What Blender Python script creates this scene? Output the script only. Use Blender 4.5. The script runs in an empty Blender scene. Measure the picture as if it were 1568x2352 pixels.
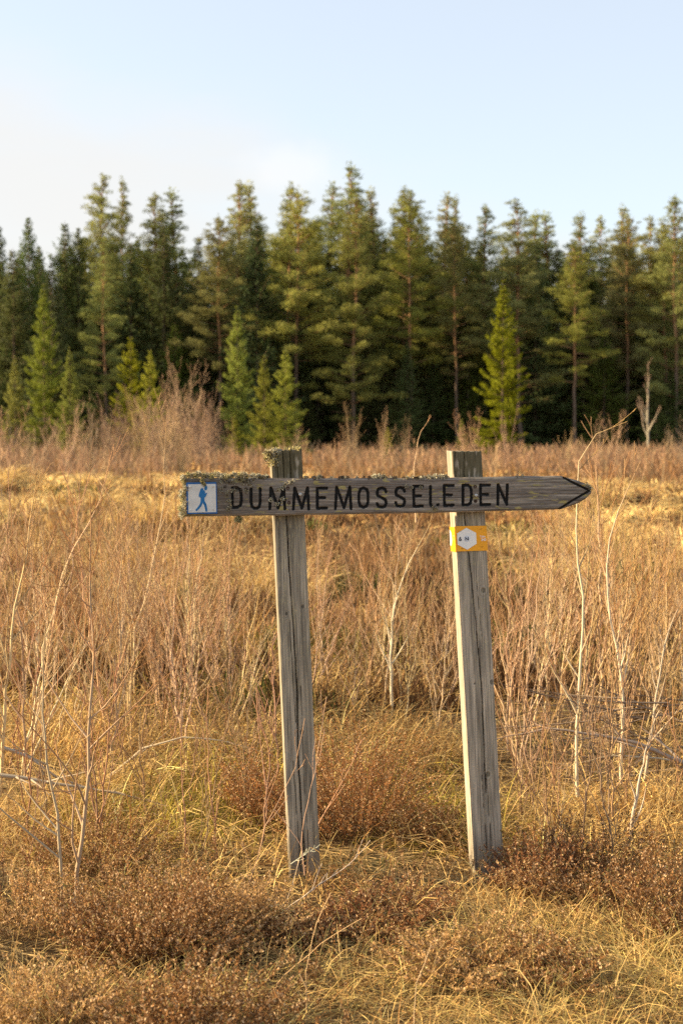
import bpy, math, random
import numpy as np
from mathutils import Vector, Matrix

rng = np.random.default_rng(11)
random.seed(5)
R = math.radians
scene = bpy.context.scene
col = scene.collection

# ------------------------------------------------------------------ camera
# all measures of the place are read off the photograph in a 1568 x 2352 frame
F = 50 / 36 * 2352
CAMH = 1.31
PITCH = math.atan(176 / F)
cp, sp = math.cos(PITCH), math.sin(PITCH)
CAM = np.array([0, 0, CAMH])


def ray(x, y):
    a, b = (x - 784) / F, (1176 - y) / F
    return np.array([a, cp + b * sp, -sp + b * cp])


def W(x, y, Y):
    d = ray(x, y)
    return CAM + d * (Y / d[1])


def G(x, y):
    d = ray(x, y)
    return CAM + d * (-CAMH / d[2])


cam_data = bpy.data.cameras.new("camera")
cam = bpy.data.objects.new("camera", cam_data)
col.objects.link(cam)
cam.location = (0, 0, CAMH)
cam.rotation_euler = (R(90) - PITCH, 0, 0)
cam_data.sensor_fit = 'VERTICAL'
cam_data.sensor_height = 36
cam_data.lens = 50
cam_data.clip_end = 5000
cam_data.clip_start = 0.05
cam_data.dof.use_dof = True
cam_data.dof.focus_distance = 4.15
cam_data.dof.aperture_fstop = 5.4
scene.camera = cam
scene.view_settings.view_transform = 'Standard'
scene.view_settings.look = 'None'
scene.view_settings.exposure = 1.42
scene.view_settings.gamma = 1
scene.cycles.use_denoising = False
scene.cycles.max_bounces = 6
scene.cycles.transparent_max_bounces = 8

# ------------------------------------------------------------------ helpers


def _h(ix, iy, seed):
    n = (ix.astype(np.int64) * 374761393 + iy.astype(np.int64) * 668265263 + seed * 982451653) & 0x7fffffff
    n = ((n ^ (n >> 13)) * 1274126177) & 0x7fffffff
    return ((n ^ (n >> 16)) & 0xffff) / 65535.0


def vn(x, y, seed=0):
    x = np.asarray(x, float); y = np.asarray(y, float)
    ix, iy = np.floor(x), np.floor(y)
    fx, fy = x - ix, y - iy
    fx = fx * fx * (3 - 2 * fx); fy = fy * fy * (3 - 2 * fy)
    a = _h(ix, iy, seed); b = _h(ix + 1, iy, seed); c = _h(ix, iy + 1, seed); d = _h(ix + 1, iy + 1, seed)
    return (a * (1 - fx) + b * fx) * (1 - fy) + (c * (1 - fx) + d * fx) * fy


def fbm(x, y, seed=0, o=4):
    s, a, t = 0, 1, 0
    for k in range(o):
        s = s + a * vn(x * 2 ** k + 17.3 * k, y * 2 ** k + 9.1 * k, seed + k); t += a; a *= .5
    return s / t


def sm(x, a, b):
    t = np.clip((x - a) / (b - a), 0, 1)
    return t * t * (3 - 2 * t)


def mk(name, V, Fs, mat, colr=None, parent=None, smooth=False):
    me = bpy.data.meshes.new(name)
    V = np.ascontiguousarray(V, dtype=np.float32)
    if not isinstance(Fs, (list, tuple)):
        Fs = [Fs]
    me.vertices.add(len(V)); me.vertices.foreach_set('co', V.ravel())
    loops = np.concatenate([f.ravel() for f in Fs]).astype(np.int32)
    tot = np.concatenate([np.full(len(f), f.shape[1]) for f in Fs])
    start = (np.cumsum(tot) - tot).astype(np.int32)
    me.loops.add(len(loops)); me.loops.foreach_set('vertex_index', loops)
    me.polygons.add(len(tot)); me.polygons.foreach_set('loop_start', start)
    me.update(calc_edges=True)
    me.polygons.foreach_set('use_smooth', np.full(len(tot), bool(smooth)))
    if colr is not None:
        at = me.color_attributes.new('Col', 'FLOAT_COLOR', 'POINT')
        c = np.ones((len(V), 4), np.float32); c[:, :3] = np.clip(colr, 0, 1)
        at.data.foreach_set('color', c.ravel())
    if mat:
        me.materials.append(mat)
    o = bpy.data.objects.new(name, me)
    col.objects.link(o)
    if parent:
        o.parent = parent
    return o


def tag(o, label=None, cat=None, group=None, kind=None):
    if label: o['label'] = label
    if cat: o['category'] = cat
    if group: o['group'] = group
    if kind: o['kind'] = kind
    return o


def empty(name, loc=(0, 0, 0)):
    e = bpy.data.objects.new(name, None)
    col.objects.link(e); e.location = loc
    e.empty_display_size = .1
    return e


def copy_tree(o, parent=None):
    c = o.copy(); col.objects.link(c)
    if parent: c.parent = parent
    for ch in list(o.children):
        copy_tree(ch, c)
    return c


def nrm(v):
    return v / np.maximum(np.linalg.norm(v, axis=-1, keepdims=True), 1e-9)


def ribbons(P, Wd, S, C):
    """P (N,K,3) centre lines, Wd (N,K) widths, S (N,3) side directions, C (N,3)|(N,K,3)."""
    N, K, _ = P.shape
    off = S[:, None, :] * (Wd[..., None] / 2)
    V = np.stack([P - off, P + off], 2).reshape(-1, 3)
    if C.ndim == 2: C = np.repeat(C[:, None], K, 1)
    Cv = np.repeat(C[:, :, None], 2, 2).reshape(-1, 3)
    b = (np.arange(N) * K * 2)[:, None] + (np.arange(K - 1) * 2)[None]
    b = b.ravel()
    return V, np.stack([b, b + 1, b + 3, b + 2], 1), Cv


def tubes(P, Rd, C, n=4):
    N, K, _ = P.shape
    T = nrm(np.gradient(P, axis=1))
    ax = nrm(P[:, -1] - P[:, 0])
    ref = np.where(np.abs(ax[:, 1:2]) > .8, np.array([[1., 0, 0]]), np.array([[0, 1., 0]]))
    A = nrm(np.cross(T, ref[:, None, :])); B = np.cross(T, A)
    th = np.arange(n) / n * 2 * np.pi
    ring = A[:, :, None] * np.cos(th)[None, None, :, None] + B[:, :, None] * np.sin(th)[None, None, :, None]
    V = (P[:, :, None] + ring * Rd[:, :, None, None]).reshape(-1, 3)
    if C.ndim == 2: C = np.repeat(C[:, None], K, 1)
    Cv = np.repeat(C[:, :, None], n, 2).reshape(-1, 3)
    i = np.arange(N)[:, None, None] * K * n; k = np.arange(K - 1)[None, :, None] * n
    j = np.arange(n)[None, None]; j2 = (j + 1) % n
    Q = np.stack([i + k + j, i + k + j2, i + k + n + j2, i + k + n + j], -1).reshape(-1, 4)
    return V, Q, Cv


def join(parts):
    Vs, Qs, Cs, o = [], [], [], 0
    for V, Q, C in parts:
        Vs.append(V); Qs.append(Q + o); Cs.append(C); o += len(V)
    return np.concatenate(Vs), np.concatenate(Qs), np.concatenate(Cs)


def leafs(P, D, S, L, Wd, C):
    """small rhombic leaves: P base, D direction, S side"""
    N = len(P)
    L = np.broadcast_to(L, (N,))[:, None]; Wd = np.broadcast_to(Wd, (N,))[:, None]
    mid = P + D * L * .5
    V = np.stack([P, mid + S * Wd * .5, P + D * L, mid - S * Wd * .5], 1).reshape(-1, 3)
    Q = np.arange(N * 4).reshape(N, 4)
    return V, Q, np.repeat(C, 4, 0)


def rdir(n, g=rng):
    return nrm(g.normal(size=(n, 3)))


# ------------------------------------------------------------------ materials


def material(name, base=None, attr=True, rough=.85, noise=None, transl=0, objrand=0, spec=.2, bump=None, metal=0):
    m = bpy.data.materials.new(name); m.use_nodes = True
    nt = m.node_tree; N = nt.nodes; L = nt.links
    N.clear()
    out = N.new('ShaderNodeOutputMaterial')
    bs = N.new('ShaderNodeBsdfPrincipled')
    bs.inputs['Roughness'].default_value = rough
    bs.inputs['Specular IOR Level'].default_value = spec
    bs.inputs['Metallic'].default_value = metal
    if attr:
        a = N.new('ShaderNodeAttribute'); a.attribute_name = 'Col'; c = a.outputs['Color']
    else:
        rgb = N.new('ShaderNodeRGB'); rgb.outputs[0].default_value = (*base, 1); c = rgb.outputs[0]
    tc = N.new('ShaderNodeTexCoord')
    if noise:   # (scale xyz, detail, low, high)
        (sx, sy, sz), det, lo, hi = noise
        mp = N.new('ShaderNodeMapping'); mp.inputs['Scale'].default_value = (sx, sy, sz)
        L.new(tc.outputs['Object'], mp.inputs[0])
        nz = N.new('ShaderNodeTexNoise'); nz.inputs['Scale'].default_value = 1; nz.inputs['Detail'].default_value = det
        L.new(mp.outputs[0], nz.inputs['Vector'])
        mr = N.new('ShaderNodeMapRange'); mr.inputs[1].default_value = .3; mr.inputs[2].default_value = .7
        mr.inputs[3].default_value = lo; mr.inputs[4].default_value = hi
        L.new(nz.outputs[0], mr.inputs[0])
        mx = N.new('ShaderNodeVectorMath'); mx.operation = 'SCALE'
        L.new(c, mx.inputs[0]); L.new(mr.outputs[0], mx.inputs['Scale']); c = mx.outputs[0]
        if bump:
            bp = N.new('ShaderNodeBump'); bp.inputs['Strength'].default_value = bump[0]; bp.inputs['Distance'].default_value = bump[1]
            L.new(nz.outputs[0], bp.inputs['Height']); L.new(bp.outputs[0], bs.inputs['Normal'])
    if objrand:
        oi = N.new('ShaderNodeObjectInfo')
        hs = N.new('ShaderNodeHueSaturation')
        for i, (inp, amp) in enumerate((('Value', objrand), ('Hue', .018), ('Saturation', .12))):
            mm = N.new('ShaderNodeMath'); mm.operation = 'MULTIPLY'; mm.inputs[1].default_value = (1.0, 7.31, 13.7)[i]
            fr = N.new('ShaderNodeMath'); fr.operation = 'FRACT'
            m2 = N.new('ShaderNodeMapRange')
            base_v = .5 if inp == 'Hue' else 1.0
            m2.inputs[3].default_value = base_v - amp; m2.inputs[4].default_value = base_v + amp
            L.new(oi.outputs['Random'], mm.inputs[0]); L.new(mm.outputs[0], fr.inputs[0]); L.new(fr.outputs[0], m2.inputs[0])
            L.new(m2.outputs[0], hs.inputs[inp])
        L.new(c, hs.inputs['Color']); c = hs.outputs[0]
    L.new(c, bs.inputs['Base Color'])
    sh = bs.outputs[0]
    if transl:
        t = N.new('ShaderNodeBsdfTranslucent'); L.new(c, t.inputs[0])
        ms = N.new('ShaderNodeMixShader'); ms.inputs[0].default_value = transl
        L.new(sh, ms.inputs[1]); L.new(t.outputs[0], ms.inputs[2]); sh = ms.outputs[0]
    L.new(sh, out.inputs[0])
    return m


M_grass = material('dry_straw', transl=.25, rough=.7)
M_twig = material('twig_bark', rough=.7, objrand=.12)
M_bud = material('heather_bud', transl=.3, rough=.8)
M_needle = material('needles', transl=.28, rough=.65, objrand=.22)
M_bark = material('tree_bark', noise=((3, 3, 1), 3, .7, 1.25), rough=.95)
M_wood = material('weathered_wood', noise=((260, 260, 9), 3, .72, 1.25), rough=.9, bump=(.5, .002))
M_board = material('weathered_board', noise=((9, 260, 260), 3, .72, 1.25), rough=.9, bump=(.5, .002))
M_paint = material('black_letter_paint', noise=((120, 120, 120), 4, .6, 1.6), rough=.8)
M_lichen = material('lichen', transl=.15, rough=.95)
M_ground = material('bog_ground', noise=((9, 9, 9), 6, .45, 1.5), rough=1, bump=(.8, .03))
M_blue = material('blue_enamel', base=(.012, .11, .33), attr=False, rough=.4, spec=.4, noise=((60, 60, 60), 4, .85, 1.15))
M_bluef = material('faded_blue', base=(.022, .15, .36), attr=False, rough=.5, noise=((40, 40, 40), 4, .85, 1.35))
M_white = material('dirty_white_enamel', base=(.66, .66, .63), attr=False, rough=.45, noise=((50, 50, 50), 5, .9, 1.06))
M_orange = material('orange_vinyl', base=(.95, .42, .015), attr=False, rough=.35, spec=.5, noise=((30, 30, 30), 3, .95, 1.05))
M_paper = material('white_vinyl', base=(.88, .87, .83), attr=False, rough=.4, noise=((30, 30, 30), 3, .97, 1.03))
M_ink = material('dark_ink', base=(.03, .035, .06), attr=False, rough=.5, noise=((90, 90, 90), 2, .9, 1.1))
M_pale = material('pale_blue_print', base=(.66, .72, .80), attr=False, rough=.4, noise=((30, 30, 30), 3, .97, 1.03))
M_steel = material('screw_steel', base=(.55, .55, .54), attr=False, rough=.35, metal=.8, noise=((300, 300, 300), 2, .8, 1.1))
M_rust = material('rusty_iron', base=(.05, .03, .02), attr=False, rough=.8, noise=((300, 300, 300), 3, .6, 1.5))

# ------------------------------------------------------------------ terrain


def gz(x, y):
    x = np.asarray(x, float); y = np.asarray(y, float)
    near = .07 * (fbm(x * 1.7 + 3, y * 1.7, 3) - .5)
    far = sm(y, 6, 14)
    h = near + far * (.32 * (fbm(x * .55, y * .55, 8) - .5))
    h = h - .05 * sm(y, 4.3, 4.8) * (1 - sm(y, 5.2, 6)) * np.exp(-((x - .35) / .5) ** 2)
    # straw mounds on the left of the open bog
    for (mx, my, s, a) in ((-4.0, 20, 1.6, .28), (-2.2, 17, 1.4, .22), (-5.5, 27, 2.2, .36), (-2.6, 25, 1.6, .3), (-1.0, 30, 1.6, .25), (5.5, 26, 2.4, .2)):
        h = h + a * np.exp(-(((x - mx) / s) ** 2 + ((y - my) / s / 1.3) ** 2))
    return h


def ground():
    n = 420
    t = np.linspace(-1, 1, n)
    k = 7.6
    xs = np.sinh(t * k) / math.sinh(k) * 900
    ys = np.sinh(t * k) / math.sinh(k) * 900 + 5
    X, Y = np.meshgrid(xs, ys)
    Z = gz(X, Y) - .01 + 9 * sm(Y, 139, 175)
    V = np.stack([X, Y, Z], -1).reshape(-1, 3)
    i = (np.arange(n - 1)[:, None] * n + np.arange(n - 1)[None]).ravel()
    Q = np.stack([i, i + 1, i + n + 1, i + n], 1)
    a = fbm(V[:, 0] * .8, V[:, 1] * .8, 21)[:, None]
    b = fbm(V[:, 0] * 2.3, V[:, 1] * 2.3, 31)[:, None]
    C = np.array([.085, .052, .022]) * (1 - a) + np.array([.19, .12, .045]) * a
    C = C * (1 - sm(b, .55, .75)) + np.array([.07, .06, .02]) * sm(b, .55, .75)
    dark = sm(V[:, 1], 92, 100)[:, None]
    C = C * (1 - dark) + np.array([.05, .035, .015]) * dark
    o = mk('ground', V, Q, M_ground, C, smooth=True)
    tag(o, kind='structure')


ground()

# ------------------------------------------------------------------ grass
moss_spots = [(*G(430, 1880)[:2], .35), (*G(520, 1830)[:2], .25), (*G(960, 1850)[:2], .32), (*G(930, 1480)[:2], .8), (*G(1080, 1900)[:2], .2),
              (*G(320, 1560)[:2], .6), (*G(640, 1480)[:2], .8)]


def moss(x, y):
    m = np.zeros_like(x)
    for mx, my, r in moss_spots:
        m = np.maximum(m, np.exp(-(((x - mx) / r) ** 2 + ((y - my) / (r * 1.3)) ** 2)))
    return m


def heath(x, y):
    """heather cover near the camera, 0..1"""
    n = fbm(x * 2.4, y * 2.4, 55)
    edge = 4.42 + .5 * (fbm(x * 1.5, y * 0 + 2, 66) - .5)
    c = sm(edge - y, 0, .15) * (1 - .75 * sm(x, .15, .5) * sm(3.45 - y, 0, .3))
    c = c * sm(n, .42, .56) * (1 - sm(x, -.1, .1) * (1 - sm(y, 3.5, 3.65)))
    return c


def straw_col(x, y, n):
    gold = np.array([.61, .385, .125]); pale = np.array([.78, .56, .23]); brown = np.array([.33, .17, .055]); green = np.array([.34, .27, .045])
    t = rng.random((n, 1))
    C = gold * (1 - t) + pale * t
    b = sm(rng.random((n, 1)) + .5 * (fbm(x * .9, y * .9, 77)[:, None] - .5), .68, .9)
    C = C * (1 - b) + brown * b
    m = (moss(x, y)[:, None] * .6 > rng.random((n, 1)))
    C = np.where(m, green * (0.8 + .8 * rng.random((n, 1))), C)
    return C * (.5 + .85 * rng.random((n, 1)))


def blades(cx, cy, az, L, e0, e1, K, w, C):
    n = len(cx)
    ang = e0[:, None] + (e1 - e0)[:, None] * (np.linspace(0, 1, K - 1)[None] ** 1.0)
    st = (L / (K - 1))[:, None]
    azk = az[:, None] + np.cumsum(rng.normal(0, .05, (n, K - 1)), 1)
    dx = np.cos(ang) * np.cos(azk) * st; dy = np.cos(ang) * np.sin(azk) * st; dz = np.sin(ang) * st
    z0 = gz(cx, cy) - .01
    P = np.zeros((n, K, 3))
    P[:, 0] = np.stack([cx, cy, z0], 1)
    P[:, 1:, 0] = cx[:, None] + np.cumsum(dx, 1); P[:, 1:, 1] = cy[:, None] + np.cumsum(dy, 1)
    P[:, 1:, 2] = z0[:, None] + np.cumsum(dz, 1)
    P[:, :, 2] = np.maximum(P[:, :, 2], z0[:, None] + .008 + .02 * rng.random((n, 1)))
    wd = w[:, None] * np.linspace(1, .25, K)[None]
    S = nrm(np.stack([-np.sin(az), np.cos(az), rng.normal(0, .5, n)], 1))
    return ribbons(P, wd, S, C)


def sample_xy(n, y0, y1, p, margin=.34, extra=.6):
    # y with pdf ~ y^(1-p)  (areal density ~ y^-p), x uniform in the widening strip
    u = rng.random(n)
    q = 2 - p
    if abs(q) < 1e-3: y = y0 * (y1 / y0) ** u
    else: y = (y0 ** q + u * (y1 ** q - y0 ** q)) ** (1 / q)
    x = (rng.random(n) * 2 - 1) * (margin * y + extra)
    return x, y


def grass():
    parts = []
    for (nc, per, y0, y1, K, wk, Ls, p) in ((6500, 26, 2.1, 9.5, 5, .0005, 1.0, 1.2), (9000, 13, 9, 34, 4, .0009, 1.15, 1.6), (8000, 9, 32, 98, 3, .0009, 1.2, 1.4)):
        x, y = sample_xy(nc, y0, y1, p)
        tall = .3 + 1.0 * fbm(x * .7, y * .7, 91) + .45 * rng.random(nc)
        rad = (.05 + .07 * rng.random(nc)) * (1 + .04 * y)
        ci = np.repeat(np.arange(nc), per)
        n = len(ci)
        a = rng.random(n) * 2 * np.pi; rr = np.sqrt(rng.random(n)) * rad[ci]
        cx, cy = x[ci] + np.cos(a) * rr, y[ci] + np.sin(a) * rr
        keep = rng.random(n) > .45 * heath(cx, cy)
        fq = np.where(cy > 9, .7, 1.6); hollow = 1 - sm(fbm(cx * fq + .4 * np.sin(cy * 3), cy * fq * .7, 131, 3), .38, .48)
        keep &= rng.random(n) > .88 * hollow
        thick = sm(cy, 5.6, 6.4) * (1 - sm(cy, 14, 17)) * sm(fbm(cx * .8, cy * .6, 133), .35, .5)
        keep &= rng.random(n) > .7 * thick
        ci, a, cx, cy = ci[keep], a[keep], cx[keep], cy[keep]; n = len(cx)
        L = (.10 + .19 * rng.random(n)) * tall[ci] * Ls
        L *= 1 - .35 * sm(4.3 - cy, 0, .4)
        cdir = rng.random(nc) * 6.28
        az = np.where(rng.random(n) < .55, a + rng.normal(0, .6, n), cdir[ci] + rng.normal(0, .5, n))
        e0 = np.radians(rng.uniform(35, 88, n)); e1 = np.radians(rng.uniform(-40, 45, n))
        flat = rng.random(n) < .5
        e0 = np.where(flat, np.radians(rng.uniform(8, 40, n)), e0); e1 = np.where(flat, np.radians(rng.uniform(-25, 5, n)), e1)
        w = wk * np.maximum(cy, 3) * rng.uniform(.8, 1.9, n)
        C = straw_col(cx, cy, n) * (.45 + .8 * rng.random(nc)[ci])[:, None]
        C = C * np.where(cy < 7, 1.14, 1.0)[:, None]
        # short green grass close to the camera on the right
        gmask = (cy < 3.75) & (rng.random(n) < .35)
        C = np.where(gmask[:, None], np.array([.46, .36, .12]) * (.7 + .6 * rng.random((n, 1))), C)
        # rusty sedge farther out
        red = (.35 + .65 * sm(fbm(cx * .35 + 5, cy * .22, 14), .42, .56)) * sm(cy, 6.5, 9) * (1 - .75 * sm(-cx / cy, .03, .09) * sm(cy, 12, 15)) * .85
        red = np.maximum(red, sm(cy, 38, 52) * .9)
        rm = rng.random(n) < red
        C = np.where(rm[:, None], np.array([.43, .225, .085]) * (.4 + .8 * rng.random((n, 1))), C)
        parts.append(blades(cx, cy, az, L, e0, e1, K, w, C))
    # matted litter lying flat between the tussocks
    n = 52000
    x, y = sample_xy(n, 2.2, 12, 1.1)
    lay = (rng.random(n) - .5) * 1.2 + 6.28 * vn(x * 1.3, y * 1.3, 88)
    C = np.array([.60, .42, .18]) * rng.uniform(.35, 1.25, (n, 1))
    parts.append(blades(x, y, lay, rng.uniform(.05, .17, n), np.radians(rng.uniform(0, 30, n)), np.radians(rng.uniform(-25, 0, n)), 4, .0006 * np.maximum(y, 3) * rng.uniform(.7, 1.8, n), C))
    # big sun-bleached tussocks out on the bog
    nt_ = 110
    ty = rng.uniform(11, 36, nt_)
    tx = np.where(rng.random(nt_) < .72, -rng.uniform(.03, .27, nt_) * ty, rng.uniform(.12, .27, nt_) * ty)
    per = 170; ci = np.repeat(np.arange(nt_), per); n = len(ci)
    a = rng.random(n) * 6.283; rr = rng.random(n) * .28
    cx, cy = tx[ci] + np.cos(a) * rr, ty[ci] + np.sin(a) * rr
    L = rng.uniform(.35, .75, n) * (.6 + .6 * rng.random(nt_))[ci]
    C = (np.array([.84, .61, .25]) * rng.uniform(.65, 1.15, (nt_, 1)))[ci] * rng.uniform(.6, 1.2, (n, 1))
    parts.append(blades(cx, cy, a + rng.normal(0, .5, n), L, np.radians(rng.uniform(50, 88, n)), np.radians(rng.uniform(-70, 10, n)), 5, .0008 * cy * rng.uniform(.7, 1.4, n), C))
    V, Q, C = join(parts)
    o = mk('dry_grass', V, Q, M_grass, C)
    tag(o, 'matted golden dry grass covering the whole bog', 'grass', kind='stuff')


grass()


def moss_mats():
    parts = []
    for mx, my, r in moss_spots:
        n = int(9000 * min(r, .5))
        x = mx + rng.normal(0, r * .6, n); y = my + rng.normal(0, r * .7, n)
        P = np.stack([x, y, gz(x, y) + rng.random(n) * .02], 1)
        D = nrm(np.stack([rng.normal(0, .6, n), rng.normal(0, .6, n), np.ones(n)], 1))
        S = nrm(np.cross(D, rdir(n)))
        C = np.array([.26, .22, .025]) * (.5 + rng.random((n, 1)))
        parts.append(leafs(P, D, S, rng.uniform(.008, .02, n), .0035 * max(1, my / 5), C))
    V, Q, C = join(parts)
    tag(mk('moss', V, Q, M_grass, C), 'yellow green moss cushions between the dry grass tussocks', 'moss', kind='stuff')


moss_mats()

# ------------------------------------------------------------------ twig scrub (uncountable)


def scrub():
    parts = []
    for (n, y0, y1, p, wk, h0, h1) in ((4200, 6.5, 14, .7, .00055, .3, .6), (12000, 12, 40, 1.2, .0008, .3, .75), (20000, 36, 96, 1.0, .0008, .4, .85)):
        x, y = sample_xy(n, y0, y1, p)
        dens = fbm(x * .35, y * .25, 41)
        left_gold = sm(-x / y, .02, .09) * sm(y, 12, 15) * (1 - sm(y, 34, 40))
        keep = rng.random(n) < sm(dens, .42, .62) * (1 - .9 * left_gold) * (.35 + .65 * sm(y, 6, 9)) * (.3 + .32 * sm(y, 9, 14))
        x, y = x[keep], y[keep]; n = len(x)
        H = rng.uniform(h0, h1, n) * (.25 + 1.5 * fbm(x * .5, y * .3, 44)); K = 4
        lean = rng.normal(0, .22, (n, 2)); bend = rng.normal(0, .12, (n, 2))
        t = np.linspace(0, 1, K)
        P = np.zeros((n, K, 3))
        for i, c0 in enumerate((x, y)):
            P[:, :, i] = c0[:, None] + lean[:, i:i + 1] * t * H[:, None] + bend[:, i:i + 1] * t ** 2 * H[:, None]
        P[:, :, 2] = gz(x, y)[:, None] + t * H[:, None]
        C = np.array([.33, .175, .075]) * (.35 + 1.0 * rng.random((n, 1)))
        if y0 > 30: C = np.array([.43, .26, .15]) * (.6 + .7 * rng.random((n, 1)))
        pale = rng.random((n, 1)) < .3
        C = np.where(pale, np.array([.48, .33, .18]) * (.6 + .5 * rng.random((n, 1))), C)
        wd = (wk * y * rng.uniform(.6, 1.4, n))[:, None] * np.linspace(1, .4, K)[None]
        S = nrm(np.stack([np.ones(n), rng.normal(0, .5, n), np.zeros(n)], 1))
        parts.append(ribbons(P, wd, S, C))
        # side twigs
        m = n * 2; i = rng.integers(0, n, m); tt = rng.uniform(.3, .9, m)
        base = np.stack([np.array([np.interp(0, [0], [0])] * 0)], 0) if False else None
        k = np.minimum((tt * (K - 1)).astype(int), K - 2); f = (tt * (K - 1) - k)[:, None]
        B = P[i, k] * (1 - f) + P[i, k + 1] * f
        a = rng.random(m) * 6.28; l = H[i] * rng.uniform(.15, .4, m)
        D = np.stack([np.cos(a) * .5, np.sin(a) * .5, np.full(m, .85)], 1)
        P2 = B[:, None] + D[:, None] * (l[:, None] * np.linspace(0, 1, 3)[None])[..., None]
        wd2 = wd[i, 1][:, None] * np.array([.7, .55, .3])[None]
        S2 = nrm(np.cross(D, rdir(m)))
        parts.append(ribbons(P2, wd2, S2, C[i]))
    # low dark dwarf-shrub patches between the tussocks
    npp = 300
    y = 6.3 * (30 / 6.3) ** rng.random(npp); x = (rng.random(npp) * 2 - 1) * (.3 * y + .5)
    ok = ~((x < -.03 * y) & (y > 14) & (rng.random(npp) < .7)); x, y = x[ok], y[ok]; npp = len(x)
    per = 150; ci = np.repeat(np.arange(npp), per); n = len(ci)
    rad = rng.uniform(.12, .34, npp) * (.6 + .05 * y)
    a = rng.random(n) * 6.283; rr = np.sqrt(rng.random(n))
    cx = x[ci] + np.cos(a) * rr * rad[ci] * 1.5; cy = y[ci] + np.sin(a) * rr * rad[ci]
    H = rng.uniform(.10, .26, n) * (1.1 - .5 * rr)
    D = nrm(np.stack([rng.normal(0, .35, n), rng.normal(0, .35, n), np.ones(n)], 1))
    P = np.stack([cx, cy, gz(cx, cy)], 1)[:, None] + D[:, None] * (H[:, None] * np.linspace(0, 1, 3)[None])[..., None]
    pc = np.array([.13, .07, .03]) * rng.uniform(.5, 1.5, (npp, 1)) + (rng.random((npp, 1)) < .15) * np.array([.0, .05, .0])
    parts.append(ribbons(P, (.0011 * cy * rng.uniform(.7, 1.4, n))[:, None] * np.array([1, .9, .5])[None], nrm(np.cross(D, rdir(n))), pc[ci] * rng.uniform(.5, 1.6, (n, 1))))
    V, Q, C = join(parts)
    tag(mk('brown_scrub', V, Q, M_grass, C), 'low reddish brown twig scrub spread across the open bog', 'scrub', kind='stuff')


scrub()

# ------------------------------------------------------------------ woody twigs generator


def grow(g, pts, r0, nb, spread=.6, lb=.38, depth=2, tmin=.18, zig=.02, curve_up=.35):
    """list of strands (K,3),r0,r1 from a main stem polyline"""
    K = 7
    pts = np.asarray(pts, float)
    d = np.r_[0, np.cumsum(np.linalg.norm(np.diff(pts, axis=0), axis=1))]; Lm = d[-1]
    out = []

    def resample(p, K):
        dd = np.r_[0, np.cumsum(np.linalg.norm(np.diff(p, axis=0), axis=1))]
        t = np.linspace(0, dd[-1], K)
        return np.stack([np.interp(t, dd, p[:, i]) for i in range(3)], 1)
    main = resample(pts, 13)
    main[1:-1] += g.normal(0, zig * Lm * .25, (11, 3)) * np.array([1, 1, .3])
    out.append((main, r0, r0 * .16))

    def sub(line, ra, rb, L, n, dep):
        Kl = len(line)
        for j in range(n):
            t = tmin + (1 - tmin) * (j + g.random()) / n * .96
            f = t * (Kl - 1); k = min(int(f), Kl - 2); f -= k
            b = line[k] * (1 - f) + line[k + 1] * f
            ax = nrm(line[k + 1] - line[k])
            a = g.random() * 6.283
            s = np.array([math.cos(a), math.sin(a), 0]); s = nrm(s - ax * (s @ ax))
            dr = nrm(ax * math.cos(spread) + s * math.sin(spread) * g.uniform(.7, 1.3))
            l = L * lb * (1.15 - t * .85) * g.uniform(.5, 1.25)
            kk = 6; q = [b]; cur = dr.copy()
            for i in range(kk - 1):
                cur = nrm(cur + np.array([0, 0, curve_up * .3]) + g.normal(0, .09, 3))
                q.append(q[-1] + cur * l / (kk - 1))
            q = np.array(q); rr = (ra * (1 - t) + rb * t) * .66
            rr = max(rr, rb * .9)
            out.append((q, rr, max(rr * .3, rb * .5)))
            if dep > 1:
                sub(q, rr, rr * .35, l * 1.25, max(1, int(n * .2)), dep - 1)
    sub(main, r0, r0 * .16, Lm, nb, depth - 0)
    return out


def twig_mesh(name, strands, c0, c1, mat=M_twig, n=4, parent=None, rmin=.0009):
    """strands -> one mesh; thick bark colour c0, thin twig colour c1"""
    byK = {}
    for q, a, b in strands:
        byK.setdefault(len(q), []).append((q, a, b))
    parts = []
    for K, l in byK.items():
        P = np.array([q for q, a, b in l]); a = np.array([s[1] for s in l]); b = np.array([s[2] for s in l])
        t = np.linspace(0, 1, K)[None]
        Rd = np.maximum(a[:, None] * (1 - t) + b[:, None] * t, rmin)
        m = sm(Rd / max(s[1] for s in strands), .1, .45)[..., None]
        C = np.array(c0) * m + np.array(c1) * (1 - m)
        C = C * rng.uniform(.8, 1.2, (len(l), 1, 1))
        parts.append(tubes(P, Rd, C, n))
    V, Q, C = join(parts)
    return mk(name, V, Q, mat, C, parent=parent, smooth=True)


PALEB = (.52, .385, .225); REDT = (.36, .205, .085); GREYB = (.44, .32, .19)

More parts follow.
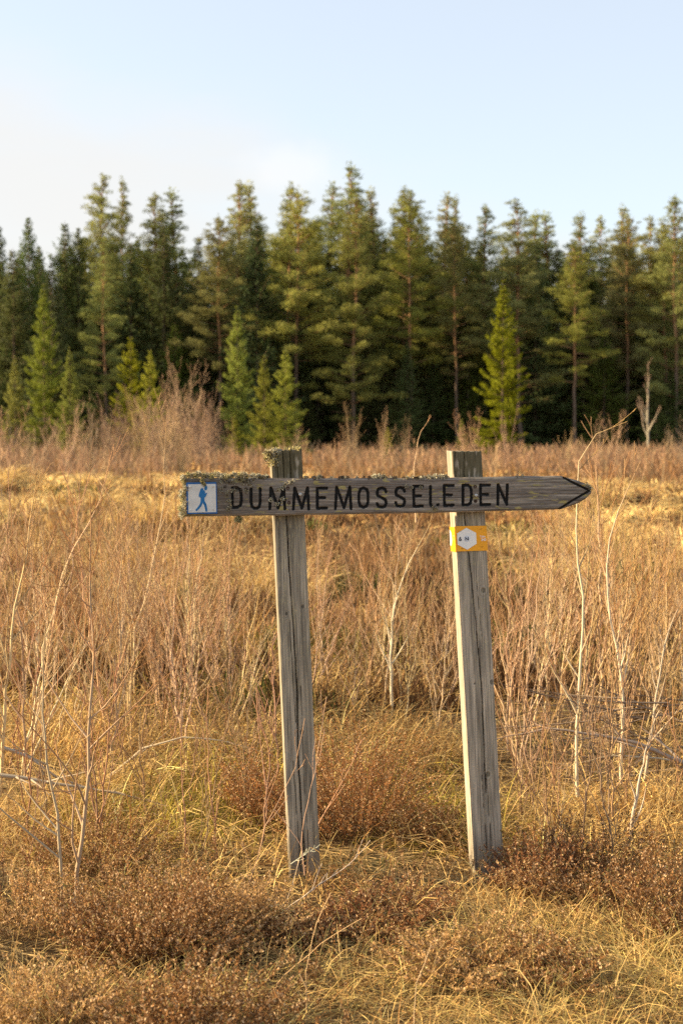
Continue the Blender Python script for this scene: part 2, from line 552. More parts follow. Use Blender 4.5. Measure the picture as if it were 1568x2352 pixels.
# saplings of the thicket: unit height variants
sap_meshes = []
gS = np.random.default_rng(4)
for v in range(14):
    H = 1.0
    lean = gS.normal(0, .10, 2); bend = gS.normal(0, .08, 2)
    t = np.linspace(0, 1, 7)
    pts = np.stack([lean[0] * t + bend[0] * t ** 2, lean[1] * t + bend[1] * t ** 2, t * H], 1)
    st = grow(gS, pts, .0056, int(gS.integers(8, 14)), spread=gS.uniform(.38, .6), lb=.52, depth=2, tmin=.15, zig=.03)
    for _ in range(int(gS.integers(0, 3))):  # more stems from the same root
        a = gS.random() * 6.28
        st += grow(gS, pts * np.array([1, 1, .8]) + np.stack([math.cos(a) * .26 * t, math.sin(a) * .26 * t, 0 * t], 1) * gS.uniform(.7, 1.2), .005, 6, spread=.5, lb=.45, depth=2)
    o = twig_mesh('birch_sapling', st, PALEB if v % 3 else GREYB, REDT, n=4, rmin=.0012)
    sap_meshes.append(o.data); col.objects.unlink(o); bpy.data.objects.remove(o)


shoot_meshes = []
for v in range(6):
    t = np.linspace(0, 1, 7); b_ = gS.normal(0, .12, 4)
    st = grow(gS, np.stack([b_[0] * t + b_[1] * t ** 2, b_[2] * t + b_[3] * t ** 2, t], 1), .0075, int(gS.integers(6, 10)), spread=.5, lb=.55, depth=2, tmin=.12, zig=.03)
    o = twig_mesh('birch_shoot', st, (.30, .19, .11), (.34, .17, .08), n=4, rmin=.0024)
    shoot_meshes.append(o.data); bpy.data.objects.remove(o)


def place_sapling(x, y, H, label, group, idx=None, tilt=0):
    o = bpy.data.objects.new('birch_sapling', sap_meshes[int(rng.integers(0, 14)) if idx is None else idx])
    col.objects.link(o)
    o.location = (x, y, float(gz(x, y)) - .01)
    s = H
    o.scale = (s, s, H)
    o.rotation_euler = (rng.normal(0, .05), rng.normal(0, .06) + tilt, rng.random() * 6.28)
    tag(o, label, 'sapling', group)
    return o


# thicket behind and around the sign
def zone_label(px):
    if px < 560: return ('thin pale birch sapling in the bare thicket left of the signpost', 'bare saplings left of the signpost')
    if px < 1090: return ('thin pale birch sapling in the bare thicket seen between the two posts', 'bare saplings between the two posts')
    return ('thin pale birch sapling in the bare thicket right of the right post', 'bare saplings right of the signpost')


for i in range(200):
    px = rng.uniform(-160, 1730)
    if 600 < px < 780 and rng.random() < .5: continue
    by = rng.uniform(1520, 1700) if px > 560 and px < 1150 else rng.uniform(1500, 1800)
    by = by if rng.random() < .75 else rng.uniform(1440, 1540)
    g0 = G(px, by)
    H = rng.uniform(.55, 1.0) * (1.05 if px < 500 or px > 1150 else .8)
    l, gr = zone_label(px)
    place_sapling(g0[0], g0[1], H, l, gr)
# taller single ones whose tops stand against the band of scrub and the forest
tall = [(740, 1600, 1175, 'left post'), (880, 1640, 1160, ''), (60, 1800, 1130, ''), (430, 1640, 1160, ''), (350, 1560, 1150, ''), (120, 1640, 1040, ''),
        (1185, 1600, 1190, ''), (1260, 1560, 1130, ''), (1320, 1790, 1150, ''), (1430, 1730, 1080, ''), (1520, 1690, 1140, ''), (1375, 1650, 1000, ''), (530, 1640, 1190, ''), (250, 1700, 1100, '')]
for i, (px, by, ty, _) in enumerate(tall):
    g0 = G(px, by); top = W(px, ty, g0[1])
    where = 'left of the signpost' if px < 600 else ('between the two posts' if px < 1100 else 'right of the signpost')
    gr = 'taller bare saplings ' + where
    place_sapling(g0[0], g0[1], top[2], 'taller bare sapling ' + where + ' rising above the rest of the thicket', gr)


# drawn-out individual saplings: polylines in photo pixels at a chosen distance
def drawn(poly, Y, r0, nb, label, spread=.6, lb=.33, c0=PALEB, c1=REDT, dY=0.0, name='birch_sapling', depth=2, tmin=.12, cat='sapling', group=None, up=.35):
    pts = [W(x, y, Y + dY * i / (len(poly) - 1)) for i, (x, y) in enumerate(poly)]
    pts = np.array(pts); o0 = pts[0].copy()
    st = grow(rng, pts - o0, r0, nb, spread=spread, lb=lb, depth=depth, tmin=tmin, zig=.012, curve_up=up)
    o = twig_mesh(name, st, c0, c1, n=5)
    o.location = o0
    tag(o, label, cat, group)
    return o


drawn([(178, 2085), (182, 1960), (196, 1850), (205, 1700), (210, 1560), (214, 1440), (213, 1335), (207, 1130)], 3.98, .0070, 15, 'tall grey-brown sapling rising from the left heather, thickest of the foreground stems', c0=(.42, .33, .22), spread=.8, lb=.40, tmin=.1)
drawn([(146, 2100), (140, 2010), (136, 1890), (115, 1790), (103, 1700), (96, 1560), (108, 1400)], 3.93, .0058, 11, 'crooked shorter sapling just left of the tall foreground sapling', c0=(.42, .33, .22), spread=.9, lb=.44)
drawn([(300, 1690), (303, 1560), (310, 1450), (345, 1330), (372, 1200), (380, 1020), (384, 950)], 6.3, .0060, 12, 'slender sapling with a long thin whip reaching up toward the forest', spread=.5)
drawn([(0, 1830), (12, 1640), (30, 1420), (60, 1300), (78, 1150), (90, 1080)], 4.9, .0075, 13, 'pale sapling cut by the left edge of the photo', spread=.55)
drawn([(70, 1760), (100, 1560), (140, 1330), (185, 1230), (230, 1160), (262, 1020)], 5.6, .0062, 12, 'pale sapling bending right as it rises at the far left', spread=.55)
drawn([(300, 1980), (300, 1860), (304, 1780)], 4.25, .0030, 3, 'short red stem standing upright in the grass left of the post', spread=.4, c0=REDT)
drawn([(500, 2000), (494, 1900), (480, 1790), (474, 1700), (478, 1590)], 4.3, .0032, 6, 'thin red sapling between the foreground saplings and the left post', spread=.4, c0=(.36, .2, .12))
drawn([(430, 2010), (425, 1890), (418, 1800), (416, 1660)], 4.3, .0030, 5, 'thin upright twig beside the mossy patch', spread=.4, c0=(.36, .2, .12))
drawn([(900, 1620), (897, 1500), (905, 1390), (935, 1300), (990, 1200)], 6.3, .0075, 13, 'pale forked sapling standing centred between the two posts', spread=.55, c0=(.58, .48, .34))
drawn([(1325, 1830), (1323, 1650), (1322, 1570), (1330, 1470), (1338, 1370), (1322, 1200), (1325, 1060), (1350, 1010), (1400, 972), (1440, 968)], 4.9, .0066, 11, 'tall pale sapling whose arching tip bends right past the arrow point', spread=.6, lb=.2, c0=(.55, .45, .32))
drawn([(1425, 1800), (1428, 1650), (1425, 1530), (1405, 1460), (1395, 1330), (1400, 1240), (1440, 1120), (1470, 1060)], 5.2, .0070, 13, 'leaning pale sapling second from the right edge', spread=.5, c0=(.55, .45, .32))
drawn([(1480, 1790), (1500, 1650), (1520, 1500), (1545, 1420), (1590, 1340)], 5.1, .0060, 10, 'slanting sapling at the right edge beside the fallen brush', spread=.55, c0=(.55, .45, .32))
drawn([(1440, 1960), (1470, 1780), (1500, 1650)], 4.5, .0075, 5, 'whitish leaning birch stem in front of the fallen brush', spread=.5, c0=(.62, .55, .45))
drawn([(1170, 1700), (1172, 1600), (1190, 1480), (1215, 1350), (1240, 1230)], 6.0, .0055, 10, 'sapling rising just right of the right post', spread=.5)
drawn([(1225, 1930), (1235, 1800), (1250, 1690), (1290, 1600)], 4.4, .0026, 5, 'reddish thin shoot behind the heather right of the post', spread=.5, c0=REDT)
drawn([(1290, 1945), (1262, 1850), (1260, 1700)], 4.5, .0028, 4, 'bent reddish shoot rising from the right heather', spread=.5, c0=REDT)
drawn([(560, 2080), (610, 1900), (680, 1760), (700, 1650)], 3.98, .0018, 4, 'wiry twig crossing in front of the left post foot', spread=.5, c0=(.4, .25, .15), c1=(.4, .25, .15))
drawn([(700, 2010), (690, 1930), (735, 1700), (750, 1600)], 3.95, .0017, 4, 'thin curving twig growing against the left post', spread=.45, c0=(.45, .28, .16), c1=(.4, .25, .15))
drawn([(725, 1905), (800, 1770), (830, 1700)], 4.35, .0022, 4, 'thin twig behind the left post pointing up right', spread=.45, c0=(.45, .28, .16), c1=(.4, .25, .15))
drawn([(955, 1200), (950, 1080), (962, 1000), (990, 955)], 6.8, .0045, 3, 'thin lone twig seen above the board between the posts', spread=.35, lb=.2)
drawn([(580, 2150), (720, 2040), (800, 1990), (850, 1930)], 3.85, .0028, 6, 'long grey twig lying slantwise at the left post foot', spread=.5, c0=(.45, .38, .30), c1=(.4, .3, .2), name='fallen_twig', cat='twig')

gN = np.random.default_rng(77)
for i in range(52):
    px = gN.uniform(-40, 640) if i % 2 else gN.uniform(1165, 1620)
    g0 = G(px, gN.uniform(1760, 2010)); H = gN.uniform(.28, .62)
    o = bpy.data.objects.new('birch_shoot', shoot_meshes[i % 6]); col.objects.link(o)
    o.location = (g0[0], g0[1], float(gz(g0[0], g0[1])) - .01); o.scale = (H, H, H)
    o.rotation_euler = (gN.normal(0, .09), gN.normal(0, .09), gN.random() * 6.28)
    sd_ = 'left of the left post' if px < 640 else 'right of the right post'
    tag(o, 'short thin red-brown birch shoot in the grass ' + sd_, 'shoot', 'young birch shoots ' + sd_)

# ------------------------------------------------------------------ fallen branches


def branch(poly, Y, r0, nb, label, name='fallen_branch', dY=0, c0=(.34, .28, .21), group=None, spread=.7, lb=.3):
    return drawn(poly, Y, r0, nb, label, spread=spread, lb=lb, c0=c0, c1=(.28, .2, .13), dY=dY, name=name, cat='branch', group=group, up=.05)


branch([(-60, 1775), (40, 1785), (130, 1800), (270, 1822), (380, 1850)], 4.75, .009, 7, 'thick pale fallen branch lying left behind the foreground saplings')
branch([(150, 1850), (230, 1800), (330, 1720), (430, 1690), (530, 1705), (640, 1740)], 5.3, .007, 7, 'arched grey fallen branch lying behind the foreground saplings')
branch([(-40, 1700), (60, 1735), (130, 1785), (260, 1830)], 5.0, .008, 6, 'dark fallen branch sloping down at the left edge')
branch([(1620, 1770), (1540, 1742), (1480, 1710), (1380, 1690), (1260, 1672), (1130, 1700)], 5.0, .010, 9, 'long dark fallen branch reaching in from the right edge')
branch([(1620, 1760), (1500, 1740), (1400, 1735), (1300, 1760)], 5.2, .006, 8, 'thinner dark fallen branch lying under the long one at right')


def brush():
    st = []
    for i in range(46):
        x0, y0 = rng.uniform(1380, 1640), rng.uniform(1600, 1800)
        x1, y1 = x0 - rng.uniform(60, 330), y0 + rng.uniform(-70, 60)
        Y = rng.uniform(5.0, 5.7)
        a, b = W(x0, y0, Y), W(x1, y1, Y + rng.normal(0, .2))
        t = np.linspace(0, 1, 6)[:, None]
        p = a * (1 - t) + b * t; p[:, 2] -= .05 * (t[:, 0] ** 2) * rng.uniform(-1, 1)
        p[:, 2] = np.maximum(p[:, 2], .03)
        st += grow(rng, p, rng.uniform(.0015, .004), 5, spread=.6, lb=.35, depth=2, curve_up=0)
    o = twig_mesh('brush_heap', st, (.20, .15, .10), (.16, .11, .07))
    tag(o, 'heap of dark fallen brushwood tangled at the right edge', 'brushwood')


brush()

# ------------------------------------------------------------------ heather


def heather_strands(cx, cy, n, rad, hgt, hue, fan=.5, bud=26, budsize=.0062, z0=None, g=rng):
    """bush: fanned stems with tiny buds; returns geometry relative to world"""
    a = g.random(n) * 6.283; rr = np.sqrt(g.random(n)); lob = .55 + .8 * vn(np.cos(a) * 1.6 + cx * 7, np.sin(a) * 1.6 + cy * 7, 61); rad = rad * lob
    bx = cx + np.cos(a) * rr * rad * .55; by = cy + np.sin(a) * rr * rad * .55
    H = hgt * g.uniform(.5, 1.1, n) * (.5 + .8 * vn(bx * 16, by * 16, 62)) * (1 - .2 * rr ** 2)
    K = 5; t = np.linspace(0, 1, K)
    out = rad * .55 * rr * fan * 2
    dx = np.cos(a) * out + g.normal(0, .02, n); dy = np.sin(a) * out + g.normal(0, .02, n)
    P = np.zeros((n, K, 3))
    wob = g.normal(0, .006, (n, K, 2)) * t[None, :, None]
    P[:, :, 0] = bx[:, None] + dx[:, None] * t ** 1.3 + wob[..., 0]
    P[:, :, 1] = by[:, None] + dy[:, None] * t ** 1.3 + wob[..., 1]
    zb = gz(bx, by) - .01
    P[:, :, 2] = zb[:, None] + H[:, None] * t
    st = ribbons(P, np.full((n, K), .0016) * np.linspace(1.2, .6, K)[None], nrm(g.normal(size=(n, 3)) * np.array([1, 1, .1])),
                 np.array([.16, .085, .045]) * g.uniform(.6, 1.4, (n, 1)))
    m = n * bud
    i = np.repeat(np.arange(n), bud); tt = np.clip(.28 + .72 * g.random(m) ** .8, 0, .999)
    f = tt * (K - 1); k = f.astype(int); k = np.minimum(k, K - 2); f = (f - k)[:, None]
    B = P[i, k] * (1 - f) + P[i, k + 1] * f
    sidea = g.random(m) * 6.283; off = g.random(m) * .0042 * (1.3 - tt)
    B = B + np.stack([np.cos(sidea) * off, np.sin(sidea) * off, off * .4], 1)
    D = nrm(np.stack([np.cos(sidea) * .7, np.sin(sidea) * .7, np.full(m, .8)], 1) + g.normal(0, .3, (m, 3)))
    S = nrm(np.cross(D, rdir(m, g)))
    c = np.array(hue)
    stemc = c[None] * g.uniform(.7, 1.3, (n, 1))
    C = stemc[i] * g.uniform(.6, 1.45, (m, 1))
    hi = g.random((m, 1)) < .22
    C = np.where(hi, np.array([.66, .46, .26]) * g.uniform(.7, 1.2, (m, 1)), C)
    gr = g.random((m, 1)) < .06
    C = np.where(gr, np.array([.20, .18, .06]), C)
    lv = leafs(B, D, S, g.uniform(.7, 1.5, m) * budsize * 1.35, budsize * g.uniform(.6, 1.1, m), C)
    return [st, lv]


BRN = (.235, .12, .045); RED = (.25, .115, .05); TAN = (.44, .28, .12)
# each big cushion is a thing
bushes = [
    ((815, 1900), 900, .27, .40, (.33, .15, .05), .75, 'tall rusty heather bush growing directly behind the left post', 5.4e-3),
    ((610, 1880), 420, .16, .29, (.33, .15, .05), .7, 'rusty heather bush just left of the left post', 5.4e-3),
    ((985, 1935), 260, .12, .17, BRN, .7, 'small rusty heather bush between the posts beside a green tussock', 5.4e-3),
    ((330, 2190), 800, .28, .22, BRN, .6, 'broad brown heather cushion at the foot of the tall left sapling', 6.6e-3),
    ((500, 2150), 700, .25, .20, TAN, .6, 'broad tan heather cushion left of the left post foot', 6.6e-3),
    ((690, 2150), 350, .14, .08, RED, .6, 'low reddish heather cushion at the foot of the left post', 6.2e-3),
    ((870, 2130), 500, .20, .10, RED, .6, 'low red-brown heather cushion between the post feet', 6.2e-3),
    ((1235, 2035), 420, .15, .19, RED, .6, 'purplish brown heather cushion hugging the right side of the right post foot', 6.2e-3),
    ((1390, 2060), 560, .20, .21, BRN, .6, 'brown heather cushion right of the right post below the saplings', 6.2e-3),
    ((1060, 2230), 420, .20, .11, TAN, .6, 'tan heather cushion in front of the right post', 6.4e-3),
    ((1230, 2260), 300, .15, .10, BRN, .6, 'small brown heather cushion in the grass at lower right', 6.4e-3),
    ((420, 2420), 500, .22, .18, BRN, .6, 'dark brown heather cushion in the lower left foreground', 6.6e-3),
    ((130, 2380), 400, .2, .15, TAN, .6, 'tan heather cushion in the bottom left corner', 6.6e-3),
    ((230, 1990), 320, .18, .20, BRN, .7, 'small heather bush behind the two foreground saplings', 5.6e-3),
    ((60, 2120), 300, .2, .13, TAN, .6, 'pale heather cushion at the left edge', 6.2e-3),
    ((1560, 2160), 380, .18, .17, BRN, .6, 'brown heather cushion at the right edge', 6.2e-3),
]
for (px, py), n, rad, h, hue, fan, lab, bs in bushes:
    c = G(px, py)
    V, Q, C = join(heather_strands(c[0], c[1], int(n * .58), rad, h, hue, fan, 50, bs * .8))
    z = float(gz(c[0], c[1]))
    o = mk('heather_bush', V - np.array([c[0], c[1], z]), Q, M_bud, C)
    o.location = (c[0], c[1], z)
    tag(o, lab, 'heather', 'heather cushions around the signpost')


def heather_mat():
    parts = []
    n = 6500
    x, y = sample_xy(n, 2.1, 4.75, .3, margin=.3, extra=.3)
    k = rng.random(n) < heath(x, y)
    for xx, yy in zip(x[k][::11], y[k][::11]):
        hue = (BRN, TAN, RED)[int(vn(xx * 2, yy * 2, 9) * 2.99)]
        parts += heather_strands(xx, yy, 5, .09, float(.05 + .16 * vn(xx * 4, yy * 4, 12)), hue, .6, 40, 4.6e-3)
    V, Q, C = join(parts)
    tag(mk('heather_carpet', V, Q, M_bud, C), 'low brown heather covering the foreground ground', 'heather', kind='stuff')


heather_mat()

# ------------------------------------------------------------------ far bare shrubs
shrub_meshes = []
gB = np.random.default_rng(9)
for v in range(7):
    st = []
    for s in range(int(gB.integers(4, 8))):
        a = gB.random() * 6.28; t = np.linspace(0, 1, 6); sp_ = gB.uniform(.05, .28)
        pts = np.stack([math.cos(a) * sp_ * t ** 1.2, math.sin(a) * sp_ * t ** 1.2, t * gB.uniform(.6, 1)], 1)
        st += grow(gB, pts, .0058, 10, spread=.45, lb=.36, depth=2, tmin=.15, zig=.04)
    o = twig_mesh('bare_shrub', st, (.35, .25, .155), (.25, .155, .09), n=3, rmin=.0013)
    shrub_meshes.append(o.data); bpy.data.objects.remove(o)


def shrub(px, ty, Y, label, group, wide=1.0):
    p = W(px, 1040, Y); top = W(px, ty, Y)[2]
    o = bpy.data.objects.new('bare_shrub', shrub_meshes[int(rng.integers(0, 7))]); col.objects.link(o)
    o.location = (p[0], Y, float(gz(p[0], Y)) - .02); o.scale = (top * wide, top * wide, top)
    o.rotation_euler = (0, 0, rng.random() * 6.28)
    tag(o, label, 'shrub', group)


shrub(425, 785, 62, 'tallest reddish bare shrub at the forest edge left of the signpost', 'bare shrubs before the forest')
shrub(400, 830, 66, 'second tallest bare shrub beside the tallest one before the forest', 'bare shrubs before the forest')
shrub(455, 860, 58, 'bare shrub on the right flank of the tallest one', 'bare shrubs before the forest')
shrub(8, 860, 34, 'pale branching bare shrub at the left edge before the forest', 'bare shrubs before the forest', 1.3)
shrub(160, 895, 40, 'pale forked bare shrub left of centre before the forest', 'bare shrubs before the forest', 1.2)
shrub(805, 905, 55, 'bare shrub against the dark trunks above the sign board', 'bare shrubs before the forest')
shrub(880, 925, 50, 'bare shrub above the middle of the sign board', 'bare shrubs before the forest')
shrub(1160, 930, 55, 'bare shrub in front of the bright green spruce', 'bare shrubs before the forest')
for i in range(78):
    px = rng.uniform(-80, 1650) if i % 3 == 0 else (rng.uniform(-60, 560) if i % 3 == 1 else rng.uniform(180, 490))
    lo = 870 if 200 < px < 480 else 915
    side = 'left of the signpost' if px < 600 else ('behind the signpost' if px < 1120 else 'right of the signpost')
    shrub(px, rng.uniform(lo, 1000), rng.uniform(38, 88), 'small bare reddish shrub at the forest edge ' + side, 'small bare shrubs ' + side, rng.uniform(.9, 1.6))

# ------------------------------------------------------------------ trees


def pine_proto(g, H=19.0, cb=.35, Rm=2.2, sparse=.25, clumpN=34, hue=(.255, .262, .07)):
    root = empty('pine_tree')
    K = 14; t = np.linspace(0, 1, K)
    cx = np.cumsum(g.normal(0, .05, K)); cy = np.cumsum(g.normal(0, .05, K))
    tp = np.stack([cx, cy, t * H], 1); tp[:, :2] -= tp[0, :2]
    rad = (.15 * (1 - t) + .02 * t) * (H / 19) * np.where(t == 0, 1.3, 1)
    cl = np.array([.15, .11, .08])[None] * (1 - sm(t, .3, .5))[:, None] + np.array([.34, .19, .095])[None] * sm(t, .3, .5)[:, None]
    tk = [tubes(tp[None], rad[None], cl[None], 7)]
    bs, lf = [], []
    z = cb * H * .7
    while z < H - .25:
        rel = (H - z) / (H * (1 - cb))
        nb = int(g.integers(3, 6))
        for j in range(nb):
            if z < cb * H:
                if g.random() < .65: continue
            elif rel > .3 and g.random() < sparse * min(1, rel * 1.5): continue
            az = g.random() * 6.283
            L = Rm * (.09 + .98 * min(rel, 1) ** .68) * g.uniform(.55, 1.12)
            if z < cb * H: L *= .6
            el = R(48) * (1 - min(rel, 1)) ** 1.3 + R(g.uniform(-8, 18))
            b0 = np.array([np.interp(z, tp[:, 2], tp[:, 0]), np.interp(z, tp[:, 2], tp[:, 1]), z])
            d = np.array([math.cos(az) * math.cos(el), math.sin(az) * math.cos(el), math.sin(el)])
            q = b0 + d * L * np.linspace(0, 1, 4)[:, None]; q[:, 2] += .12 * L * np.linspace(0, 1, 4) ** 2
            bs.append(q)
            if z < cb * H and g.random() < .55: continue
            nc = max(1, int(L / .46))
            for c in range(nc):
                tt = .38 + .62 * (c + g.random()) / nc
                p = q[0] * (1 - tt) + q[-1] * tt + g.normal(0, .13, 3) * np.array([1, 1, .5]) * min(1, L)
                cr = g.uniform(.24, .48) * (.42 + .58 * min(1, rel * 2.2))
                m = int(clumpN * 2.0 * (cr / .32) ** 1.5) + 6
                v = rdir(m, g) * (g.random((m, 1)) ** .4) * np.array([1, 1, .55]) * cr
                D = nrm(v + rdir(m, g) * cr * .8 + np.array([0, 0, .2]))
                lf.append(leafs(p + v, D, nrm(np.cross(D, rdir(m, g))), g.uniform(.12, .24, m), g.uniform(.025, .055, m),
                                np.array(hue) * g.uniform(.75, 1.25) * g.uniform(.65, 1.4, (m, 1))))
        z += g.uniform(.26, .45) if rel < .5 else g.uniform(.34, .6)
    # leader tuft
    m = 60; zz = g.random(m) * 1.0
    D = nrm(rdir(m, g) + np.array([0, 0, 1.0]))
    lf.append(leafs(np.stack([np.full(m, tp[-1, 0]), np.full(m, tp[-1, 1]), H - .7 + zz], 1) + g.normal(0, .07, (m, 3)), D, nrm(np.cross(D, rdir(m, g))), .2, .06, np.array(hue) * g.uniform(.7, 1.3, (m, 1))))
    B = np.array(bs); n = len(B)
    tk.append(tubes(B, np.full((n, 4), .03) * np.linspace(1.2, .4, 4), np.tile(np.array([.22, .13, .07]), (n, 1)), 3))
    V, Q, C = join(tk); mk('trunk', V, Q, M_bark, C, root, smooth=True)
    V, Q, C = join(lf); mk('crown', V, Q, M_needle, C, root)
    return root


def spruce_proto(g, H=15.0, Rm=2.2, hue=(.06, .075, .02), dens=1.0, cb=.05, step=1.0, nbr=(6, 9)):
    root = empty('spruce_tree')
    t = np.linspace(0, 1, 8)
    tp = np.stack([0 * t, 0 * t, t * H], 1)
    tk = [tubes(tp[None], ((.014 * H) * (1 - t) * .75 + .015)[None], np.tile(np.array([.14, .10, .075]), (1, 1)), 7)]
    bs, lf = [], []
    z = cb * H
    s = H / 15
    while z < H - .1:
        rel = (H - z) / (H * (1 - cb))
        nb = int(g.integers(*nbr))
        for j in range(nb):
            az = g.random() * 6.283
            L = Rm * (.03 + min(1, 1.25 * rel) ** .9) * g.uniform(.5, 1.2)
            el = R(35) * (1 - rel) - R(14) * rel + R(g.uniform(-8, 8))
            k = np.linspace(0, 1, 5)
            d = np.array([math.cos(az), math.sin(az), 0])
            q = d * (L * k)[:, None] * math.cos(el) + np.array([0, 0, 1]) * (z + L * k * math.sin(el) + .22 * L * k ** 2.5)[:, None]
            bs.append(q)
            m = int((L * 30 + 8) * dens / s)
            tt = .15 + .85 * g.random(m)
            f = tt * 4; kk = np.minimum(f.astype(int), 3); f = (f - kk)[:, None]
            P = q[kk] * (1 - f) + q[kk + 1] * f
            side = np.cross(d, [0, 0, 1])
            sg = g.choice([-1, 1], m)
            sw = (L * .33 * (1.1 - tt) + .06)
            off = side[None] * (sg * g.random(m) * sw)[:, None] + np.array([0, 0, -1])[None] * (g.random(m) * .16 * L ** .5)[:, None]
            D = nrm(d[None] * .6 + side[None] * (sg * .7)[:, None] + np.array([0, 0, -.25]) + g.normal(0, .35, (m, 3)))
            S = nrm(np.cross(D, nrm(np.array([[0, 0, 1.0]]) + g.normal(0, .5, (m, 3)))))
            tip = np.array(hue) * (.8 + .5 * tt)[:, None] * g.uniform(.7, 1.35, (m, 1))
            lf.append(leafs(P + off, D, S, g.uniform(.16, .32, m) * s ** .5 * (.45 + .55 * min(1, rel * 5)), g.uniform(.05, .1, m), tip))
        z += g.uniform(.2, .34) * s * step
    B = np.array(bs); n = len(B)
    tk.append(tubes(B, np.full((n, 5), .018 * s) * np.linspace(1.2, .3, 5), np.tile(np.array([.15, .10, .06]), (n, 1)), 3))
    V, Q, C = join(tk); mk('trunk', V, Q, M_bark, C, root, smooth=True)
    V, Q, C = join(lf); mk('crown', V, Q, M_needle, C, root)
    return root


gT = np.random.default_rng(21)
PH, SH = 19.0, 15.0
pines = [pine_proto(gT, PH, cb=c, Rm=r, sparse=s) for c, r, s in ((.26, 3.1, .1), (.36, 3.3, .15), (.3, 2.9, .12), (.44, 3.3, .15), (.2, 3.2, .25), (.34, 2.3, .1))]
GOLD = (.25, .265, .034)
spruces = [spruce_proto(gT, SH, r, h) for r, h in ((3.2, (.095, .125, .034)), (2.8, (.08, .115, .034)), (3.5, (.11, .135, .032)))]
young = [spruce_proto(gT, SH, r, GOLD, dens=2.6, step=1.8, nbr=(5, 8)) for r in (2.9, 3.6)]
used = set()


def put(protos, k, base_h, px, ty, Y, label, cat, group, wid=1.0):
    p = protos[k % len(protos)]
    key = id(p)
    o = p if key not in used else copy_tree(p)
    used.add(key)
    top = W(px, ty, Y)
    s = top[2] / base_h
    o.location = (top[0], Y, 0)
    o.scale = (s * wid, s * wid, s)
    o.rotation_euler = (0, 0, float(gT.random() * 6.28))
    tag(o, label, cat, group)
    return o


GP = 'pines of the front row of the forest'; GPS = 'spruces of the front row of the forest'
front_pines = [
    (235, 413, 102, 0, .95, 'tall slim-topped pine, highest of the left part of the forest'),
    (281, 422, 104, 5, .75, 'very narrow pine just right of the highest left pine'),
    (345, 452, 103, 2, .95, 'pine with a loose forked top left of the lone open gap'),
    (420, 446, 104, 5, 1.3, 'pine with an airy top standing alone against the sky'),
    (240, 560, 94, 4, .85, 'low front pine with pale branch tiers reaching down at left'),
    (550, 424, 102, 2, 1.0, 'pine with a pointed top, first of the central group'),
    (500, 505, 97, 1, .95, 'lower pine at the left shoulder of the central group'),
    (597, 424, 104, 5, 1.2, 'narrow pine second from left in the central group'),
    (655, 428, 106, 5, 1.0, 'slender pine tip behind the broad central pine'),
    (675, 440, 97, 1, 1.05, 'broad pine with an orange trunk showing above the left post'),
    (740, 428, 104, 5, 1.2, 'slim pine left of the highest tree'),
    (799, 392, 103, 5, 1.3, 'highest pine of the whole forest near the middle'),
    (808, 455, 95, 4, .9, 'front pine with a bright orange trunk below the highest tree'),
    (875, 438, 103, 5, 1.1, 'pine tip just right of the middle'),
    (918, 436, 101, 0, .9, 'pine with a blunt pointed top right of the middle'),
    (945, 446, 97, 3, .95, 'pine with a long bare grey trunk between the posts'),
    (1003, 452, 103, 5, 1.2, 'slim pine above the right part of the board'),
    (1057, 456, 105, 5, .8, 'very narrow pine standing free above the right post'),
    (1118, 478, 103, 2, 1.0, 'pine with a rounded soft top right of the free narrow one'),
    (1050, 520, 98, 3, .8, 'dim pine with a bare trunk directly above the right post'),
    (1200, 466, 98, 0, 1.1, 'broad full pine rising behind the bright green spruce'),
    (1243, 490, 104, 5, 1.2, 'narrow dark pine right of the broad full one'),
    (1280, 494, 104, 5, 1.4, 'dark pine with a ragged top left of the right gap'),
    (1350, 494, 102, 5, 1.3, 'pine with a pale pointed top right of the right gap'),
    (1322, 570, 94, 3, 1.0, 'front pine with heavy low tiers and a lit orange trunk at right'),
    (1385, 505, 105, 2, .8, 'thin pine tip in the right part of the skyline'),
    (1412, 483, 106, 5, 1.1, 'airy pine tip, highest of the right part'),
    (1440, 503, 99, 1, .9, 'pine with a tall bare trunk in the right part'),
    (1500, 505, 101, 0, .85, 'pine with a flat bushy top near the right edge'),
    (1535, 518, 98, 3, .9, 'pine with a bare lower trunk near the right edge'),
    (1560, 458, 96, 4, 1.0, 'large pine cut by the right edge'),
]
for px, ty, Y, k, wd, lab in front_pines:
    put(pines, k, PH, px, ty, Y, lab, 'pine tree', GP, wd * 1.22)
front_spruces = [
    (65, 498, 100, 0, .8, 'dark spruce with a sharp tip near the left edge'),
    (-4, 515, 99, 1, 1.0, 'dark spruce cut by the left edge'),
    (30, 570, 97, 2, .9, 'lower dark spruce between the two at the left edge'),
    (150, 508, 101, 2, .9, 'bushy spruce right of the sharp-tipped left one'),
    (180, 522, 100, 0, .8, 'spruce touching the highest left pine'),
    (118, 600, 93, 1, 1.0, 'green spruce standing forward at the left'),
    (590, 505, 96, 1, 1.0, 'dark green spruce wedged among the central pines'),
    (375, 520, 98, 0, .9, 'dark spruce under the forked pine'),
    (455, 540, 100, 2, .9, 'dark spruce filling the gap before the central group'),
    (300, 560, 99, 1, 1.1, 'dark spruce behind the low front pine at left'),
    (1230, 560, 100, 0, .9, 'dark spruce behind the bright green spruce'),
    (880, 560, 101, 2, .9, 'dark spruce right of the orange-trunked front pine'),
]
for px, ty, Y, k, wd, lab in front_spruces:
    put(spruces, k, SH, px, ty, Y, lab, 'spruce tree', GPS, wd)
